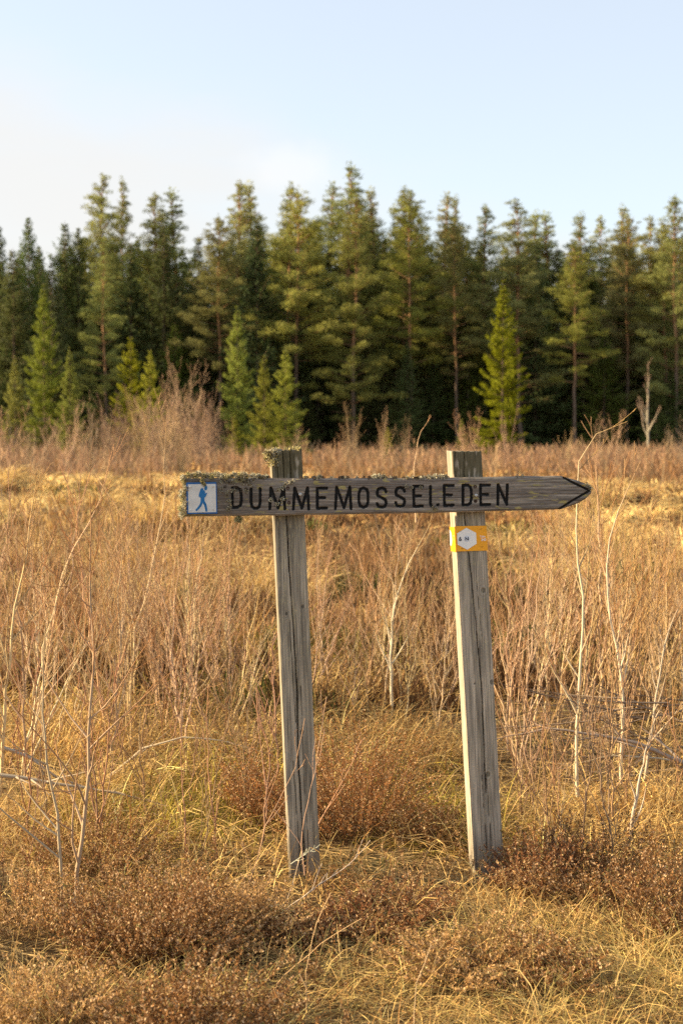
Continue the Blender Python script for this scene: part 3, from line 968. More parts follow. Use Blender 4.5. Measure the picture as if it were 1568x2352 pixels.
young_list = [
    (1155, 640, 88, 0, .85, 'bright yellow-green spruce, biggest of the young ones, behind the right post'),
    (545, 700, 88, 0, .80, 'slim bright young spruce left of the left post'),
    (607, 812, 82, 1, .75, 'small bright young spruce, left one of the pair by the left post'),
    (655, 800, 83, 1, .95, 'wider bright young spruce, right one of the pair by the left post'),
    (100, 650, 89, 0, .8, 'tall young spruce with light green sides at the left'),
    (160, 795, 86, 0, .75, 'thin young spruce left of the low front pine'),
    (300, 770, 88, 1, .9, 'young spruce with light tips behind the tallest bare shrub'),
    (345, 800, 87, 1, .75, 'young spruce just left of the tallest bare shrub'),
    (35, 815, 88, 0, .8, 'young spruce low at the left edge'),
    (540, 950, 80, 1, 1.0, 'tiny young spruce below the slim bright one'),
    (890, 980, 84, 1, 1.0, 'tiny yellow young spruce peeping over the board middle'),
    (1060, 960, 82, 1, .9, 'tiny young spruce left of the biggest bright one'),
]
for px, ty, Y, k, wd, lab in young_list:
    put(young, k, SH, px, ty, Y, lab, 'young spruce', 'young spruces at the forest edge', wd)
# the depth of the forest behind the front row
nb = 0
for row, Y0 in enumerate((104, 109, 114, 120, 127, 135)):
    xs = np.arange(-34 - row, 32 + row, 2.9)
    for x in xs:
        xx = x + rng.normal(0, .7); Y = Y0 + rng.normal(0, 1.6)
        px = 784 + xx / Y * F
        sky = np.interp(px, [0, 120, 300, 430, 520, 800, 1000, 1100, 1300, 1568], [570, 545, 520, 560, 520, 480, 500, 530, 560, 530])
        ty = sky + rng.uniform(8, 75)
        spr = rng.random() < (.75 if px < 420 else .5)
        if spr:
            put(spruces, nb, SH, px, ty, Y, 'dark spruce standing deep in the forest behind the front row', 'spruce tree', 'spruces deep in the forest', rng.uniform(.75, 1.0))
        else:
            put(pines, nb, PH, px, ty, Y, 'pine standing deep in the forest behind the front row', 'pine tree', 'pines deep in the forest', rng.uniform(.8, 1.1))
        nb += 1
# dark undergrowth spruces
for i in range(120):
    px = rng.uniform(-150, 1700); Y = rng.uniform(95, 108) if i % 2 else rng.uniform(114, 137)
    put(spruces, i, SH, px, rng.uniform(740, 900), Y, 'low dark spruce of the undergrowth between the forest trunks', 'spruce tree', 'undergrowth spruces between the trunks', rng.uniform(.9, 1.3))
# thin birch before the trunks at right
drawn([(1487, 1042), (1487, 950), (1488, 830)], 90, .09, 16, 'thin bare birch before the dark trunks at right', c0=(.34, .29, .23), c1=(.3, .19, .15), name='birch_tree', cat='birch tree', spread=.5, lb=.3)

# ------------------------------------------------------------------ the sign
YAW = R(6)
ux = np.array([math.cos(YAW), math.sin(YAW), 0])      # along the board
nz_ = np.array([math.sin(YAW), -math.cos(YAW), 0])    # towards the viewer
O0 = W(885, 1140, 4.15)                               # a point of the board's front
TH = .028


def uv(x, y, back=0.0):
    d = ray(x, y); o = O0 - nz_ * back
    s = ((o - CAM) @ nz_) / (d @ nz_)
    p = CAM + d * s - o
    return np.array([p @ ux, p[2]])


sign = empty('trail_signpost', tuple(float(v) for v in (O0[0], O0[1], 0)))
tag(sign, 'weathered wooden arrow signpost on two leaning posts with carved black trail name', 'signpost')
SO = np.array([O0[0], O0[1], 0.0])


def to_w(u, v, w):
    """board coords -> coordinates relative to the sign's base"""
    return O0[None] - SO[None] + u[:, None] * ux + v[:, None] * np.array([0, 0, 1.0]) + w[:, None] * nz_


# --- letter strokes


def zA(x, y): return (390.4 + .3149 * x, 1010.6 + .3149 * y)
def zB(x, y): return (861.3 + .3369 * x, 976.1 + .3369 * y)


GL = {
    'D': [[(0, 0), (0, 1), (.55, 1), (.9, .9), (1, .68), (1, .3), (.9, .1), (.55, 0), (0, 0)]],
    'U': [[(0, 1), (0, .3), (.12, .08), (.38, 0), (.62, 0), (.88, .08), (1, .3), (1, 1)]],
    'M': [[(0, 0), (.08, 1), (.55, .05), (.92, 1), (1, 0)]],
    'E': [[(1, 1), (0, 1), (.03, 0), (1, .02)], [(0, .53), (.8, .53)]],
    'O': [[(.5, 1), (.15, .93), (0, .7), (0, .3), (.15, .07), (.5, 0), (.85, .07), (1, .3), (1, .7), (.85, .93), (.5, 1)]],
    'S': [[(.97, .8), (.85, .95), (.5, 1), (.15, .95), (0, .77), (.08, .6), (.5, .5), (.92, .38), (1, .22), (.85, .05), (.5, 0), (.15, .04), (0, .2)]],
    'L': [[(0, 1), (.0, .12), (.1, .0)], [(.85, .05), (.95, .06)]],
    'N': [[(0, 0), (.03, 1), (.95, .0), (1, 1)]],
}
LT = [('D', zA, 455, 520, 350, 492), ('U', zA, 592, 658, 355, 500), ('M', zA, 728, 838, 350, 503), ('M', zA, 900, 1012, 350, 505), ('E', zA, 1073, 1142, 353, 500),
      ('M', zA, 1206, 1320, 345, 502), ('O', zA, 1377, 1444, 350, 492), ('S', zB, 13, 76, 430, 562), ('S', zB, 140, 202, 427, 556), ('E', zB, 262, 322, 418, 556),
      ('L', zB, 377, 432, 420, 552), ('E', zB, 470, 532, 413, 550), ('D', zB, 598, 655, 411, 546), ('E', zB, 717, 780, 411, 545), ('N', zB, 835, 900, 408, 542)]
strokes = []   # (letter index, seg a, seg b)
for li, (ch, z, x0, x1, y0, y1) in enumerate(LT):
    for pl in GL[ch]:
        pp = [uv(*z(x0 + a * (x1 - x0), y1 - b * (y1 - y0))) for a, b in pl]
        for a, b in zip(pp[:-1], pp[1:]): strokes.append((li, a, b))
AR = len(LT)
ar = [uv(*zB(x, y)) for x, y in ((1285, 360), (1370, 405), (1462, 447), (1360, 505), (1245, 578))]
for a, b in zip(ar[:-1], ar[1:]): strokes.append((AR, a, b))

top_px = [(426, 1100), (500, 1098), (700, 1099), (1030, 1098), (1200, 1094), (1290, 1094), (1325, 1103), (1345, 1111), (1357, 1119)]
bot_px = [(428, 1187), (560, 1185), (800, 1182), (1000, 1178), (1200, 1173), (1288, 1170), (1320, 1159), (1345, 1146), (1357, 1134)]
tu = np.array([uv(*p) for p in top_px]); bu = np.array([uv(*p) for p in bot_px])
U0 = min(tu[0, 0], bu[0, 0]); U1 = max(tu[-1, 0], bu[-1, 0])
NU, NV = 940, 74


def board():
    uu = np.linspace(U0, U1, NU); ww = np.linspace(0, 1, NV)
    vt = np.interp(uu, tu[:, 0], tu[:, 1]) + .0016 * (fbm(uu * 40, uu * 0, 5) - .5) * 2
    vb = np.interp(uu, bu[:, 0], bu[:, 1]) + .0016 * (fbm(uu * 40, uu * 0 + 9, 6) - .5) * 2
    U = np.repeat(uu[:, None], NV, 1); Vv = vb[:, None] * (1 - ww) + vt[:, None] * ww
    # ragged left end
    U = U + (1 - sm(U, U0, U0 + .01)) * .004 * (vn(Vv * 300, Vv * 0, 3) - .5)
    u, v = U.ravel(), Vv.ravel()
    bend = .03 * (u - u.mean())                 # grain wanders a little
    grain = fbm(u * 7, (v + .004 * np.sin(u * 9) + bend * .1) * 420, 12, 3)
    grain2 = fbm(u * 3 + 7, v * 130 + np.sin(u * 5) * .5, 13, 3)
    w = -.0007 * sm(grain, .35, .6) - .0005 * grain2
    lid = np.full(len(u), -1); dmin = np.full(len(u), 9.0)
    for li, a, b in strokes:
        ab = b - a; t = np.clip(((u - a[0]) * ab[0] + (v - a[1]) * ab[1]) / (ab @ ab), 0, 1)
        d = np.hypot(u - a[0] - t * ab[0], v - a[1] - t * ab[1])
        hw = .0044 if li < AR else .0034
        d = d / hw + .14 * (fbm(u * 300, v * 300, 33, 2) - .5)
        m = d < dmin
        dmin[m] = d[m]; lid[m] = li
    groove = np.where(dmin < 1.0, -.0055 * np.sqrt(np.clip(1 - dmin ** 2, 0, 1)), 0)
    w = w + groove
    # worn rounded rim
    e = np.minimum(v - np.repeat(vb, NV), np.repeat(vt, NV) - v); e = np.minimum(e, u - U0)
    w = w - .004 * (1 - sm(e, 0, .006))
    base = np.array([.225, .19, .16]); pale = np.array([.36, .315, .26])
    g1 = sm(grain, .3, .7)[:, None]; g2 = sm(grain2, .35, .7)[:, None]
    C = base * (1 - g2) + pale * g2
    C = C * (.55 + .45 * g1)
    yel = sm(fbm(u * 30, v * 160, 71, 3), .70, .76)[:, None]
    C = C * (1 - yel) + np.array([.34, .29, .12]) * yel
    # brown damp stain under the lichen at the left end
    st = (1 - sm(u, U0 + .1, U0 + .33))[:, None] * .45
    C = C * (1 - st) + np.array([.085, .065, .045]) * st
    ink = (dmin < .97)
    C = np.where(ink[:, None], np.array([.012, .012, .012]) * (.7 + .8 * grain[:, None]), C)
    ink2 = ink & (lid == AR)
    C[ink2] = np.array([.018, .015, .013])
    Vf = to_w(u, v, w)
    Vb = to_w(u, v, np.full(len(u), -TH) + .003 * (1 - sm(e, 0, .006)))
    n = NU * NV
    i = (np.arange(NU - 1)[:, None] * NV + np.arange(NV - 1)[None]).ravel()
    Qf = np.stack([i, i + NV, i + NV + 1, i + 1], 1)
    fl = np.where(ink[Qf].sum(1) >= 3, lid[Qf[:, 0]], -1)
    Qb = Qf[:, ::-1] + n
    per = np.concatenate([np.arange(NU) * NV, (NU - 1) * NV + np.arange(1, NV), (np.arange(NU - 1)[::-1]) * NV + NV - 1, np.arange(NV - 1)[::-1][:-1]])
    pn = np.roll(per, -1)
    Qs = np.stack([per, per + n, pn + n, pn], 1)
    VV = np.concatenate([Vf, Vb]); CC = np.concatenate([C, np.tile(base, (n, 1)) * (.7 + .6 * grain[:, None])])
    bd = mk('arrow_board', VV, [Qf[fl < 0], Qb, Qs], M_board, CC, sign, smooth=True)
    for li in range(AR + 1):
        q = Qf[fl == li]
        if not len(q): continue
        idx, inv = np.unique(q, return_inverse=True)
        nm = 'carved_letter' if li < AR else 'carved_arrow'
        mk(nm, VV[idx], inv.reshape(q.shape), M_paint, CC[idx], bd, smooth=True)
    return bd


bd = board()

# --- posts


def line_d(s, t, pts):
    """horizontal distance of (s,t) from a polyline given as (s,t) with t descending"""
    ts = np.array([p[1] for p in pts])[::-1]; ss = np.array([p[0] for p in pts])[::-1]
    return s - np.interp(t, ts, ss)


class Post:
    def __init__(self, pt, pb, wd, dp, yaw, cracks, knots, seed, tone, topcut):
        o = O0 - nz_ * (TH + .0015)
        def hit(x, y):
            d = ray(x, y); s = ((o - CAM) @ nz_) / (d @ nz_); return CAM + d * s
        self.T = hit(*pt); self.B = hit(*pb)
        ax = self.T - self.B
        self.k = ax / ax[2]
        self.B = self.B - self.k * (self.B[2] + .12)
        self.H = np.linalg.norm(self.T - self.B); self.ax = nrm(self.T - self.B)
        u = np.array([math.cos(yaw), math.sin(yaw), 0]); self.u = nrm(u - self.ax * (u @ self.ax))
        self.n = nrm(np.cross(self.u, self.ax))            # towards the viewer
        if self.n[1] > 0: self.n = -self.n
        self.wd, self.dp = wd, dp
        NP, NT = 48, 430
        # perimeter samples: start at the front-left corner; front, right, back, left
        def side(m): return (np.arange(m) + .0) / m
        S, X, D, Fc = [], [], [], []
        for f in range(4):
            k = side(NP)
            if f == 0: X.append(k); D.append(0 * k)
            if f == 1: X.append(0 * k + 1); D.append(k)
            if f == 2: X.append(1 - k); D.append(0 * k + 1)
            if f == 3: X.append(0 * k); D.append(1 - k)
            Fc.append(np.full(NP, f)); S.append(k)
        X, D, Fc, S = map(np.concatenate, (X, D, Fc, S)); M = len(X)
        tt = np.linspace(0, 1, NT)
        x = np.tile(X, NT); d = np.tile(D, NT); fc = np.tile(Fc, NT); s = np.tile(S, NT); t = np.repeat(tt, M)
        # normals, rounded at the corners
        nx = np.where(fc == 1, 1.0, np.where(fc == 3, -1.0, 0)); nd = np.where(fc == 0, -1.0, np.where(fc == 2, 1.0, 0))
        per = (fc + s) * 1.0
        sx = x * wd; sd = d * dp
        gr = fbm(per * wd * 330 + seed, t * self.H * 5, seed, 3)
        gr2 = fbm(per * wd * 90 + seed, t * self.H * 2.2 + 4, seed + 3, 3)
        disp = -.0007 * sm(gr, .38, .62) - .0007 * gr2
        C = np.array(tone)[None] * (.66 + .5 * sm(gr, .3, .65)[:, None]) * (.6 + .8 * fbm(per * 7 + seed, t * 14, seed + 50, 4)[:, None])
        for pts, w0, dep, face in cracks:
            dd = np.abs(line_d(s * wd, t, [(p[0] * wd, p[1]) for p in pts]) + .0016 * (fbm(t * 60, t * 0, 7) - .5))
            wv = w0 * (.5 + fbm(t * 14, t * 0 + 3, 17))
            on = (fc == face) & (t <= pts[0][1]) & (t >= pts[-1][1])
            m = np.where(on, 1 - sm(dd, wv * .4, wv), 0)
            disp = disp - dep * m
            C = C * (1 - .8 * m[:, None])
        for ks, kt, kr, face in knots:
            rr = np.hypot((s - ks) * wd, (t - kt) * self.H * .75) / kr
            on = (fc == face)
            ring = np.where(on & (rr < 2.2), np.cos(rr * 9) * np.exp(-rr * 1.3), 0)
            core = np.where(on, 1 - sm(rr, .35, .6), 0)
            disp = disp + .0014 * ring - .001 * core
            C = C * (1 + .35 * ring[:, None]) * (1 - .5 * core[:, None])
        # stains: greenish algae and dark rot near the top, painted shade below the board
        z = t * self.H
        top = np.maximum(sm(t, .72, .95) * sm(fbm(per * 6, t * 9, seed + 8), .35, .65), sm(t, .92, .95) * sm(fbm(per * 11, t * 40, seed + 8), .2, .42) * 1.6)
        front = np.where(np.isin(fc, (0, 1)), 1.0, .25)  # left and back faces stained less, keeping the sunlit side pale in colour
        a = (top * front)[:, None] * .55
        C = C * (1 - a) + np.array([.085, .073, .036]) * a
        pl = (sm(fbm(per * 60, t * 50, seed + 9, 3), .62, .72) * (.3 + .5 * sm(t, .2, .9)) * (1 - .7 * sm(t, .9, .94)))[:, None]
        C = C * (1 - pl) + np.array([.40, .35, .22]) * pl
        dk = (1 - sm(t, .10, .22))[:, None] * .4  # wood darkens towards the foot
        C = C * (1 - dk) + np.array([.075, .06, .045]) * dk
        # corner round
        cdist = np.minimum(s, 1 - s) * wd
        rnd = .0030 * (1 - sm(cdist, 0, .005)) * (.6 + .8 * fbm(t * 40, per * 0 + np.round(per), seed + 20))
        px = sx + nx * disp + np.where(x < .5, 1, -1) * rnd * .7
        pd = sd + nd * disp + np.where(d < .5, 1, -1) * rnd * .7
        zt = t * self.H + sm(t, .985, 1) * (topcut[0] * (x - .5) + topcut[1] * (fbm(x * 9, d * 9, seed + 30) - .5))
        P = self.B[None] + self.u * (px - wd / 2)[:, None] - self.n * pd[:, None] + self.ax * zt[:, None] - SO
        i = (np.arange(NT - 1)[:, None] * M + np.arange(M)[None]); j = np.roll(np.arange(M), -1)[None] + np.arange(NT - 1)[:, None] * M
        Q = np.stack([i, j, j + M, i + M], -1).reshape(-1, 4)
        # end grain cap: rings towards the centre
        V = [P]; Cs = [C]; Qs = [Q]; last = (NT - 1) * M; nv = len(P)
        cen = P[last:last + M].mean(0)
        prev = np.arange(M) + last
        for r in (.85, .6, .35, .12):
            ring = cen + (P[last:last + M] - cen) * r
            ring[:, 2] += .004 * (fbm(ring[:, 0] * 90, ring[:, 1] * 90, 3) - .5)
            V.append(ring); Cs.append(np.tile(np.array([.20, .16, .11]), (M, 1)) * (.6 + .8 * rng.random((M, 1))))
            cur = nv + np.arange(M); nv += M
            Qs.append(np.stack([prev, np.roll(prev, -1), np.roll(cur, -1), cur], 1)); prev = cur
        self.obj = mk('post', np.concatenate(V), Qs + [prev[None, ::4]], M_wood, np.concatenate(Cs), sign, smooth=True)

    def at(self, s, h, out=0.0, face=0):
        """point on the surface: s along the face (0..1 or beyond), h metres along the post"""
        if face == 0: p = self.B + self.u * ((s - .5) * self.wd) + self.n * out
        else: p = self.B - self.u * (self.wd / 2 + out) - self.n * ((1 - s) * self.dp)
        return p + self.ax * h - SO

    def loc(self, x, y):
        """photo pixel -> (s, h) on the front face"""
        d = ray(x, y); s = ((self.B - CAM) @ self.n) / (d @ self.n)
        p = CAM + d * s - self.B
        return (p @ self.u) / self.wd + .5, p @ self.ax


L_cr = [([(.39, 1), (.42, .86), (.43, .75), (.48, .62), (.51, .5), (.45, .35), (.48, .22), (.52, .08), (.52, 0)], .0024, .009, 0),
        ([(.36, .66), (.40, .5), (.41, .42)], .0010, .004, 0), ([(.62, .5), (.6, .3), (.66, .12)], .0009, .003, 0), ([(.28, .34), (.35, .15), (.38, .05)], .0013, .005, 0),
        ([(.6, 1), (.62, .95), (.6, .91)], .003, .006, 0), ([(.2, 1), (.22, .93)], .0015, .005, 0)]
R_cr = [([(.42, 1), (.36, .93), (.32, .86), (.42, .74), (.5, .62), (.57, .5), (.54, .33), (.52, .26)], .0017, .008, 0),
        ([(.42, .3), (.43, .18), (.47, .04)], .0009, .004, 0), ([(.56, .3), (.60, .18), (.58, .03)], .0009, .004, 0),
        ([(.6, .72), (.66, .6)], .0009, .003, 0), ([(.12, 1), (.1, .9)], .0015, .004, 0)]
postL = Post((657, 1034), (702, 2040), .093, .090, R(5), L_cr, [(.28, .655, .008, 0), (.80, .668, .009, 0), (.60, .40, .012, 0)], 40, (.32, .28, .215), (-.004, .012))
postR = Post((1071, 1037), (1124, 2008), .091, .088, R(6.5), R_cr, [(.80, .70, .013, 0), (.62, .30, .013, 0), (.35, .50, .006, 0), (.92, .50, .012, 0)], 60, (.37, .32, .25), (-.006, .006))
postL.obj['label'] = 'darker left post with one long drying crack'
postR.obj['label'] = 'paler right post with sunlit left side'


# --- small fittings
def dome(name, c, n, r, h, mat, parent, seg=14):
    n = nrm(np.array(n, float)); a = nrm(np.cross(n, [0, 0, 1.0])); b = np.cross(n, a)
    th = np.arange(seg) / seg * 2 * np.pi
    V = []; prof = [(1, -.2), (1, .25), (.85, .7), (.55, .95), (.3, .95), (.25, .55), (.02, .5)]
    for rr, hh in prof:
        V.append(c + (a * np.cos(th)[:, None] + b * np.sin(th)[:, None]) * r * rr + n * h * hh)
    V = np.concatenate(V); Q = []
    for k in range(len(prof) - 1):
        i = np.arange(seg) + k * seg; j = np.roll(i, -1)
        Q.append(np.stack([i, j, j + seg, i + seg], 1))
    return mk(name, V, np.concatenate(Q), mat, None, parent, smooth=True)


def on_board(x, y, w):
    p = uv(x, y); return to_w(np.array([p[0]]), np.array([p[1]]), np.array([w]))[0]


for x, y in (zA(950, 397), zB(688, 480)):
    dome('screw', on_board(x, y, -.0008), nz_, .0052, .0028, M_steel, bd)
for x, y in (zA(860, 352), zA(868, 458), zB(680, 422), zB(683, 518)):
    dome('nail', on_board(x, y, -.002), nz_, .0062, .0022, M_rust, bd)

# --- hiker plaque


def zP(x, y): return (401.9 + .0952 * x, 1079.5 + .0952 * y)


def slab(name, polys, w0, w1, mat, parent, fn=None, holes=None):
    """extruded outline on the board front; polys list of photo-pixel outlines"""
    import bmesh
    bm = bmesh.new()
    for pl in polys:
        pts = [uv(*p) for p in pl]
        f3 = to_w(np.array([p[0] for p in pts]), np.array([p[1] for p in pts]), np.full(len(pts), w1))
        b3 = to_w(np.array([p[0] for p in pts]), np.array([p[1] for p in pts]), np.full(len(pts), w0))
        vf = [bm.verts.new(p) for p in f3]; vb = [bm.verts.new(p) for p in b3]
        bm.faces.new(vf)
        for i in range(len(vf)):
            j = (i + 1) % len(vf); bm.faces.new([vf[i], vb[i], vb[j], vf[j]])
    bm.normal_update()
    bmesh.ops.triangulate(bm, faces=[f for f in bm.faces if len(f.verts) > 4])
    bmesh.ops.recalc_face_normals(bm, faces=bm.faces)
    me = bpy.data.meshes.new(name); bm.to_mesh(me); bm.free(); me.materials.append(mat)
    o = bpy.data.objects.new(name, me); col.objects.link(o); o.parent = parent
    return o


outer = [zP(*p) for p in ((272, 302), (1003, 292), (1025, 1048), (295, 1060))]
inner = [zP(*p) for p in ((315, 345), (982, 335), (998, 1015), (328, 1028))]
plaque = slab('hiker_plaque', [outer], -.001, .0030, M_blue, sign)
slab('white_panel', [inner], .0025, .0037, M_white, plaque)
body = [zP(668 + (p[0] - 668) * (.88 if p[1] < 780 else 1.04), p[1]) for p in ((635, 437), (672, 433), (688, 455), (680, 480), (700, 482), (725, 497), (738, 545), (742, 572), (765, 548), (785, 545), (788, 570), (770, 610), (745, 655), (722, 665), (716, 710), (730, 760), (755, 820), (770, 900), (782, 1000), (735, 1000), (725, 930), (705, 850), (668, 790), (650, 850), (610, 910), (530, 992), (498, 965), (560, 890), (600, 830), (612, 760), (617, 665), (580, 655), (558, 625), (565, 590), (590, 520), (615, 455))]
head = [zP(745 + 36 * math.cos(a) - 6 * math.sin(a), 435 + 58 * math.sin(a)) for a in np.linspace(0, 2 * math.pi, 18)[:-1]]
slab('hiker_figure', [body, head], .0035, .0042, M_bluef, plaque)
for x, y in ((382, 408), (925, 395), (385, 965), (925, 945)):
    dome('rivet', on_board(*zP(x, y), .0036), nz_, .0033, .0018, M_white, plaque)


# --- orange trail sticker round the right post
def zO(x, y): return (1010.6 + .0806 * x, 1188.6 + .0806 * y)


sL, hT = postR.loc(*zO(415, 248)); sR, hTR = postR.loc(*zO(1278, 232)); _, hB = postR.loc(*zO(455, 968)); _, hBR = postR.loc(*zO(1310, 940))


def sticker():
    # strip: across left side, rounded corner, front, a little round the right edge
    pts = []
    NS = 26
    for k in np.linspace(0, 1, 10)[:-1]: pts.append(('L', k))
    for k in np.linspace(0, 1, NS): pts.append(('F', k))
    V = []
    prof = []
    for f, k in pts:
        if f == 'L': prof.append((k, 1))
        else: prof.append((k, 0))
    rows = 5
    for a, isL in prof:
        for r in range(rows):
            q = r / (rows - 1)
            if isL:
                hb, ht = hB - .002 - .004 * (1 - a), hT - .003 - .004 * (1 - a)
                p = postR.at(a, hb + (ht - hb) * q, .0016, face=3) + postR.n * (.0012 * a)
            else:
                hb = hB + (hBR - hB) * a; ht = hT + (hTR - hT) * a
                out = .0019
                p = postR.at(a * 1.03 - .015, hb + (ht - hb) * q, out)
            V.append(p)
    V = np.array(V); n = len(prof)
    i = (np.arange(n - 1)[:, None] * rows + np.arange(rows - 1)[None]).ravel()
    Q = np.stack([i, i + rows, i + rows + 1, i + 1], 1)
    o = mk('trail_sticker', V, Q, M_orange, None, sign)
    md = o.modifiers.new('thick', 'SOLIDIFY'); md.thickness = .0006; md.offset = 0
    return o


stk = sticker()


def flat_on_post(name, polys, out, mat, parent):
    V = []; Fs = []; n = 0
    for pl in polys:
        q = []
        for x, y in pl:
            s, h = postR.loc(*zO(x, y)); q.append(postR.at(s, h, out))
        V += q; Fs.append(np.arange(n, n + len(q))[None]); n += len(q)
    o = mk(name, np.array(V), Fs, mat, None, parent)
    md = o.modifiers.new('thick', 'SOLIDIFY'); md.thickness = .0004; md.offset = 0
    return o


hexa = flat_on_post('white_hexagon', [[(735, 290), (1010, 435), (1027, 745), (762, 915), (485, 770), (468, 455)]], .0032, M_paper, stk)
flat_on_post('pale_disc', [[(745 + 84 * math.cos(a), 604 + 86 * math.sin(a)) for a in np.linspace(0, 2 * math.pi, 25)[:-1]]], .0037, M_pale, stk)
0 and flat_on_post('sector_line', [[(480, 458), (676, 556), (674, 560), (478, 462)], [(488, 764), (680, 655), (683, 659), (490, 768)]], .0037, M_pale, stk)
for q in (((505, 380), (590, 390), (590, 396), (505, 386)), ((1110, 325), (1190, 318), (1190, 323), (1110, 330)), ((1130, 826), (1215, 832), (1215, 838), (1130, 832)), ((580, 880), (660, 876), (660, 882), (580, 886))):
    flat_on_post('staple', [list(q)], .0036, M_rust, stk)


def text_on(name, body_, x, y, hpx, mat, out=.0042, face=0, rot=0, bold=.0):
    cu = bpy.data.curves.new(name, 'FONT'); cu.body = body_; cu.size = 1; cu.extrude = .01; cu.offset = bold
    t = bpy.data.objects.new(name + '_tmp', cu); col.objects.link(t)
    dg = bpy.context.evaluated_depsgraph_get(); dg.update()
    me = bpy.data.meshes.new_from_object(t.evaluated_get(dg))
    bpy.data.objects.remove(t)
    nv = len(me.vertices); co = np.empty(nv * 3); me.vertices.foreach_get('co', co); co = co.reshape(-1, 3)
    mn, mx = co.min(0), co.max(0); s = hpx * .0806 / F * 4.2 / (mx[1] - mn[1])
    co[:, :2] -= (mn[:2] + mx[:2]) / 2; co *= s
    s0, h0 = postR.loc(*zO(x, y)) if face == 0 else (0, 0)
    if face == 0:
        c = postR.at(s0, h0, out); a, b, n = postR.u, postR.ax, postR.n
    else:
        c = postR.at(x, y, out, face=3); a, b, n = postR.n, postR.ax, -postR.u
    V = c + co[:, :1] * a + co[:, 1:2] * b + co[:, 2:3] * .3 * n
    me.vertices.foreach_set('co', V.astype(np.float32).ravel()); me.materials.clear(); me.materials.append(mat); me.update()
    o = bpy.data.objects.new(name, me); col.objects.link(o); o.parent = stk
    return o


text_on('printed_number', '6', 560, 608, 125, M_ink, bold=.03)
text_on('printed_letter', 'N', 748, 604, 104, M_ink, bold=.03)
text_on('printed_word', 'Tabe', 1190, 538, 58, M_paper, bold=.02)
text_on('printed_number', '343', 1222, 628, 76, M_paper, bold=.03)
hm = (hT + hB) / 2
text_on('printed_mark', 'er', .72, hm + .006, 45, M_paper, out=.0024, face=3, bold=.03)
text_on('printed_mark', 'il', .68, hm - .004, 60, M_paper, out=.0024, face=3, bold=.03)
Vw = [postR.at(.0, hm - .024, .0024, 3)] + [postR.at(.36 * math.sin(a) ** .8 if math.sin(a) > 0 else 0, hm - .003 - .024 * math.cos(a), .0024, 3) for a in np.linspace(.05, math.pi - .05, 14)]
mk('white_shape', np.array(Vw), [np.arange(len(Vw))[None]], M_paper, None, stk)


# --- lichen
def lichen(name, spots, parent, size=.006, label=None):
    """spots: (centre 3, radius, n, normal bias, tone)"""
    parts = []
    for c, r, n, bias, tone in spots:
        v = rdir(n) * (rng.random((n, 1)) ** .45) * r
        D = nrm(v / r + rdir(n) * .7 + np.array(bias) * .5)
        S = nrm(np.cross(D, rdir(n)))
        C = np.array(tone) * rng.uniform(.55, 1.35, (n, 1))
        dk = rng.random((n, 1)) < .2
        C = np.where(dk, np.array([.12, .10, .06]), C)
        n = len(v)
        parts.append(leafs(c + v, D, S, rng.uniform(.6, 1.5, n) * size, rng.uniform(.5, 1, n) * size * .8, C))
    V, Q, C = join(parts)
    o = mk(name, V, Q, M_lichen, C, parent)
    if label: o['label'] = label
    return o


PAL = (.66, .62, .46); GRY = (.46, .42, .30); YEL = (.52, .46, .22); DRK = (.14, .10, .07)
sp_ = []


def lpx(x, y, w, r, n, tone, bias=(0, -.5, .6)):
    sp_.append((on_board(x, y, w), r, n, bias, tone))


for i in range(46):    # top edge left, a thick crust
    x = 424 + i * 4.2 + rng.normal(0, 2)
    hgt = 1 - sm(x, 540, 640) * .6
    lpx(x, 1097 - rng.uniform(0, 7) * hgt, -rng.uniform(0, .022), rng.uniform(.006, .012) * hgt, 80, (PAL, GRY, YEL, GRY)[i % 4])
for i in range(26):    # left end
    y = 1098 + i * 3.5
    lpx(424 + rng.normal(0, 3) - (3 if i > 16 else 0), y, -rng.uniform(-.002, .022), rng.uniform(.006, .011), 70, (PAL, GRY, YEL)[i % 3], (-1, -.3, 0))
for i in range(30):    # on the face between plaque and first letters
    x = rng.uniform(500, 590); y = 1104 + (rng.random() ** 1.7) * 42 * (1 - (x - 500) / 150)
    lpx(x, y, -.001, rng.uniform(.002, .0055), 22, (GRY, PAL, DRK)[i % 3], (0, -1, .2))
for x, y in ((522, 1133), (527, 1150), (528, 1163), (524, 1170), (565, 1128), (622, 1148), (648, 1120), (655, 1113), (665, 1108), (672, 1106), (640, 1125), (636, 1158), (648, 1146)):
    lpx(x, y, 0, .006, 50, PAL if x > 600 else GRY, (0, -1, .2))
for i in range(70):    # sparse crust further along the top
    x = 600 + rng.random() * 430
    if 622 < x < 690: continue
    lpx(x, 1097.5, -rng.uniform(0, .02), rng.uniform(.002, .005), 26, (DRK, GRY, DRK, PAL)[i % 4])
for x, n in ((735, 60), (860, 140), (870, 120), (882, 80), (985, 60), (1000, 140), (1014, 120), (1023, 90), (1188, 30), (1200, 30)):
    lpx(x, 1095, -.006, .0085 if n > 100 else .006, n, GRY if n < 100 else PAL)
for x, y in ((932, 1117), (944, 1120), (966, 1120), (995, 1166), (1000, 1168), (1354, 1122), (1351, 1117), (1346, 1112)):
    lpx(x, y, 0, .005, 36, GRY, (0, -1, .2))
for i in range(10):
    lpx(548 + rng.normal(0, 4), 1190 + rng.uniform(-2, 6), -.01, .005, 50, YEL, (0, -.2, -1))
for i in range(6):    # hanging over the plaque's rim
    lpx(463 + i * 1.3, 1102 + i * 2.2, .005, .004, 34, YEL, (0, -1, 0))
sp_ = [(c, r_ * .85, int(n_ * 1.7), b_, t_) for c, r_, n_, b_, t_ in sp_]
lichen('lichen', sp_, bd, size=.0042, label='pale grey-green crusty lichen thickest at the left end')
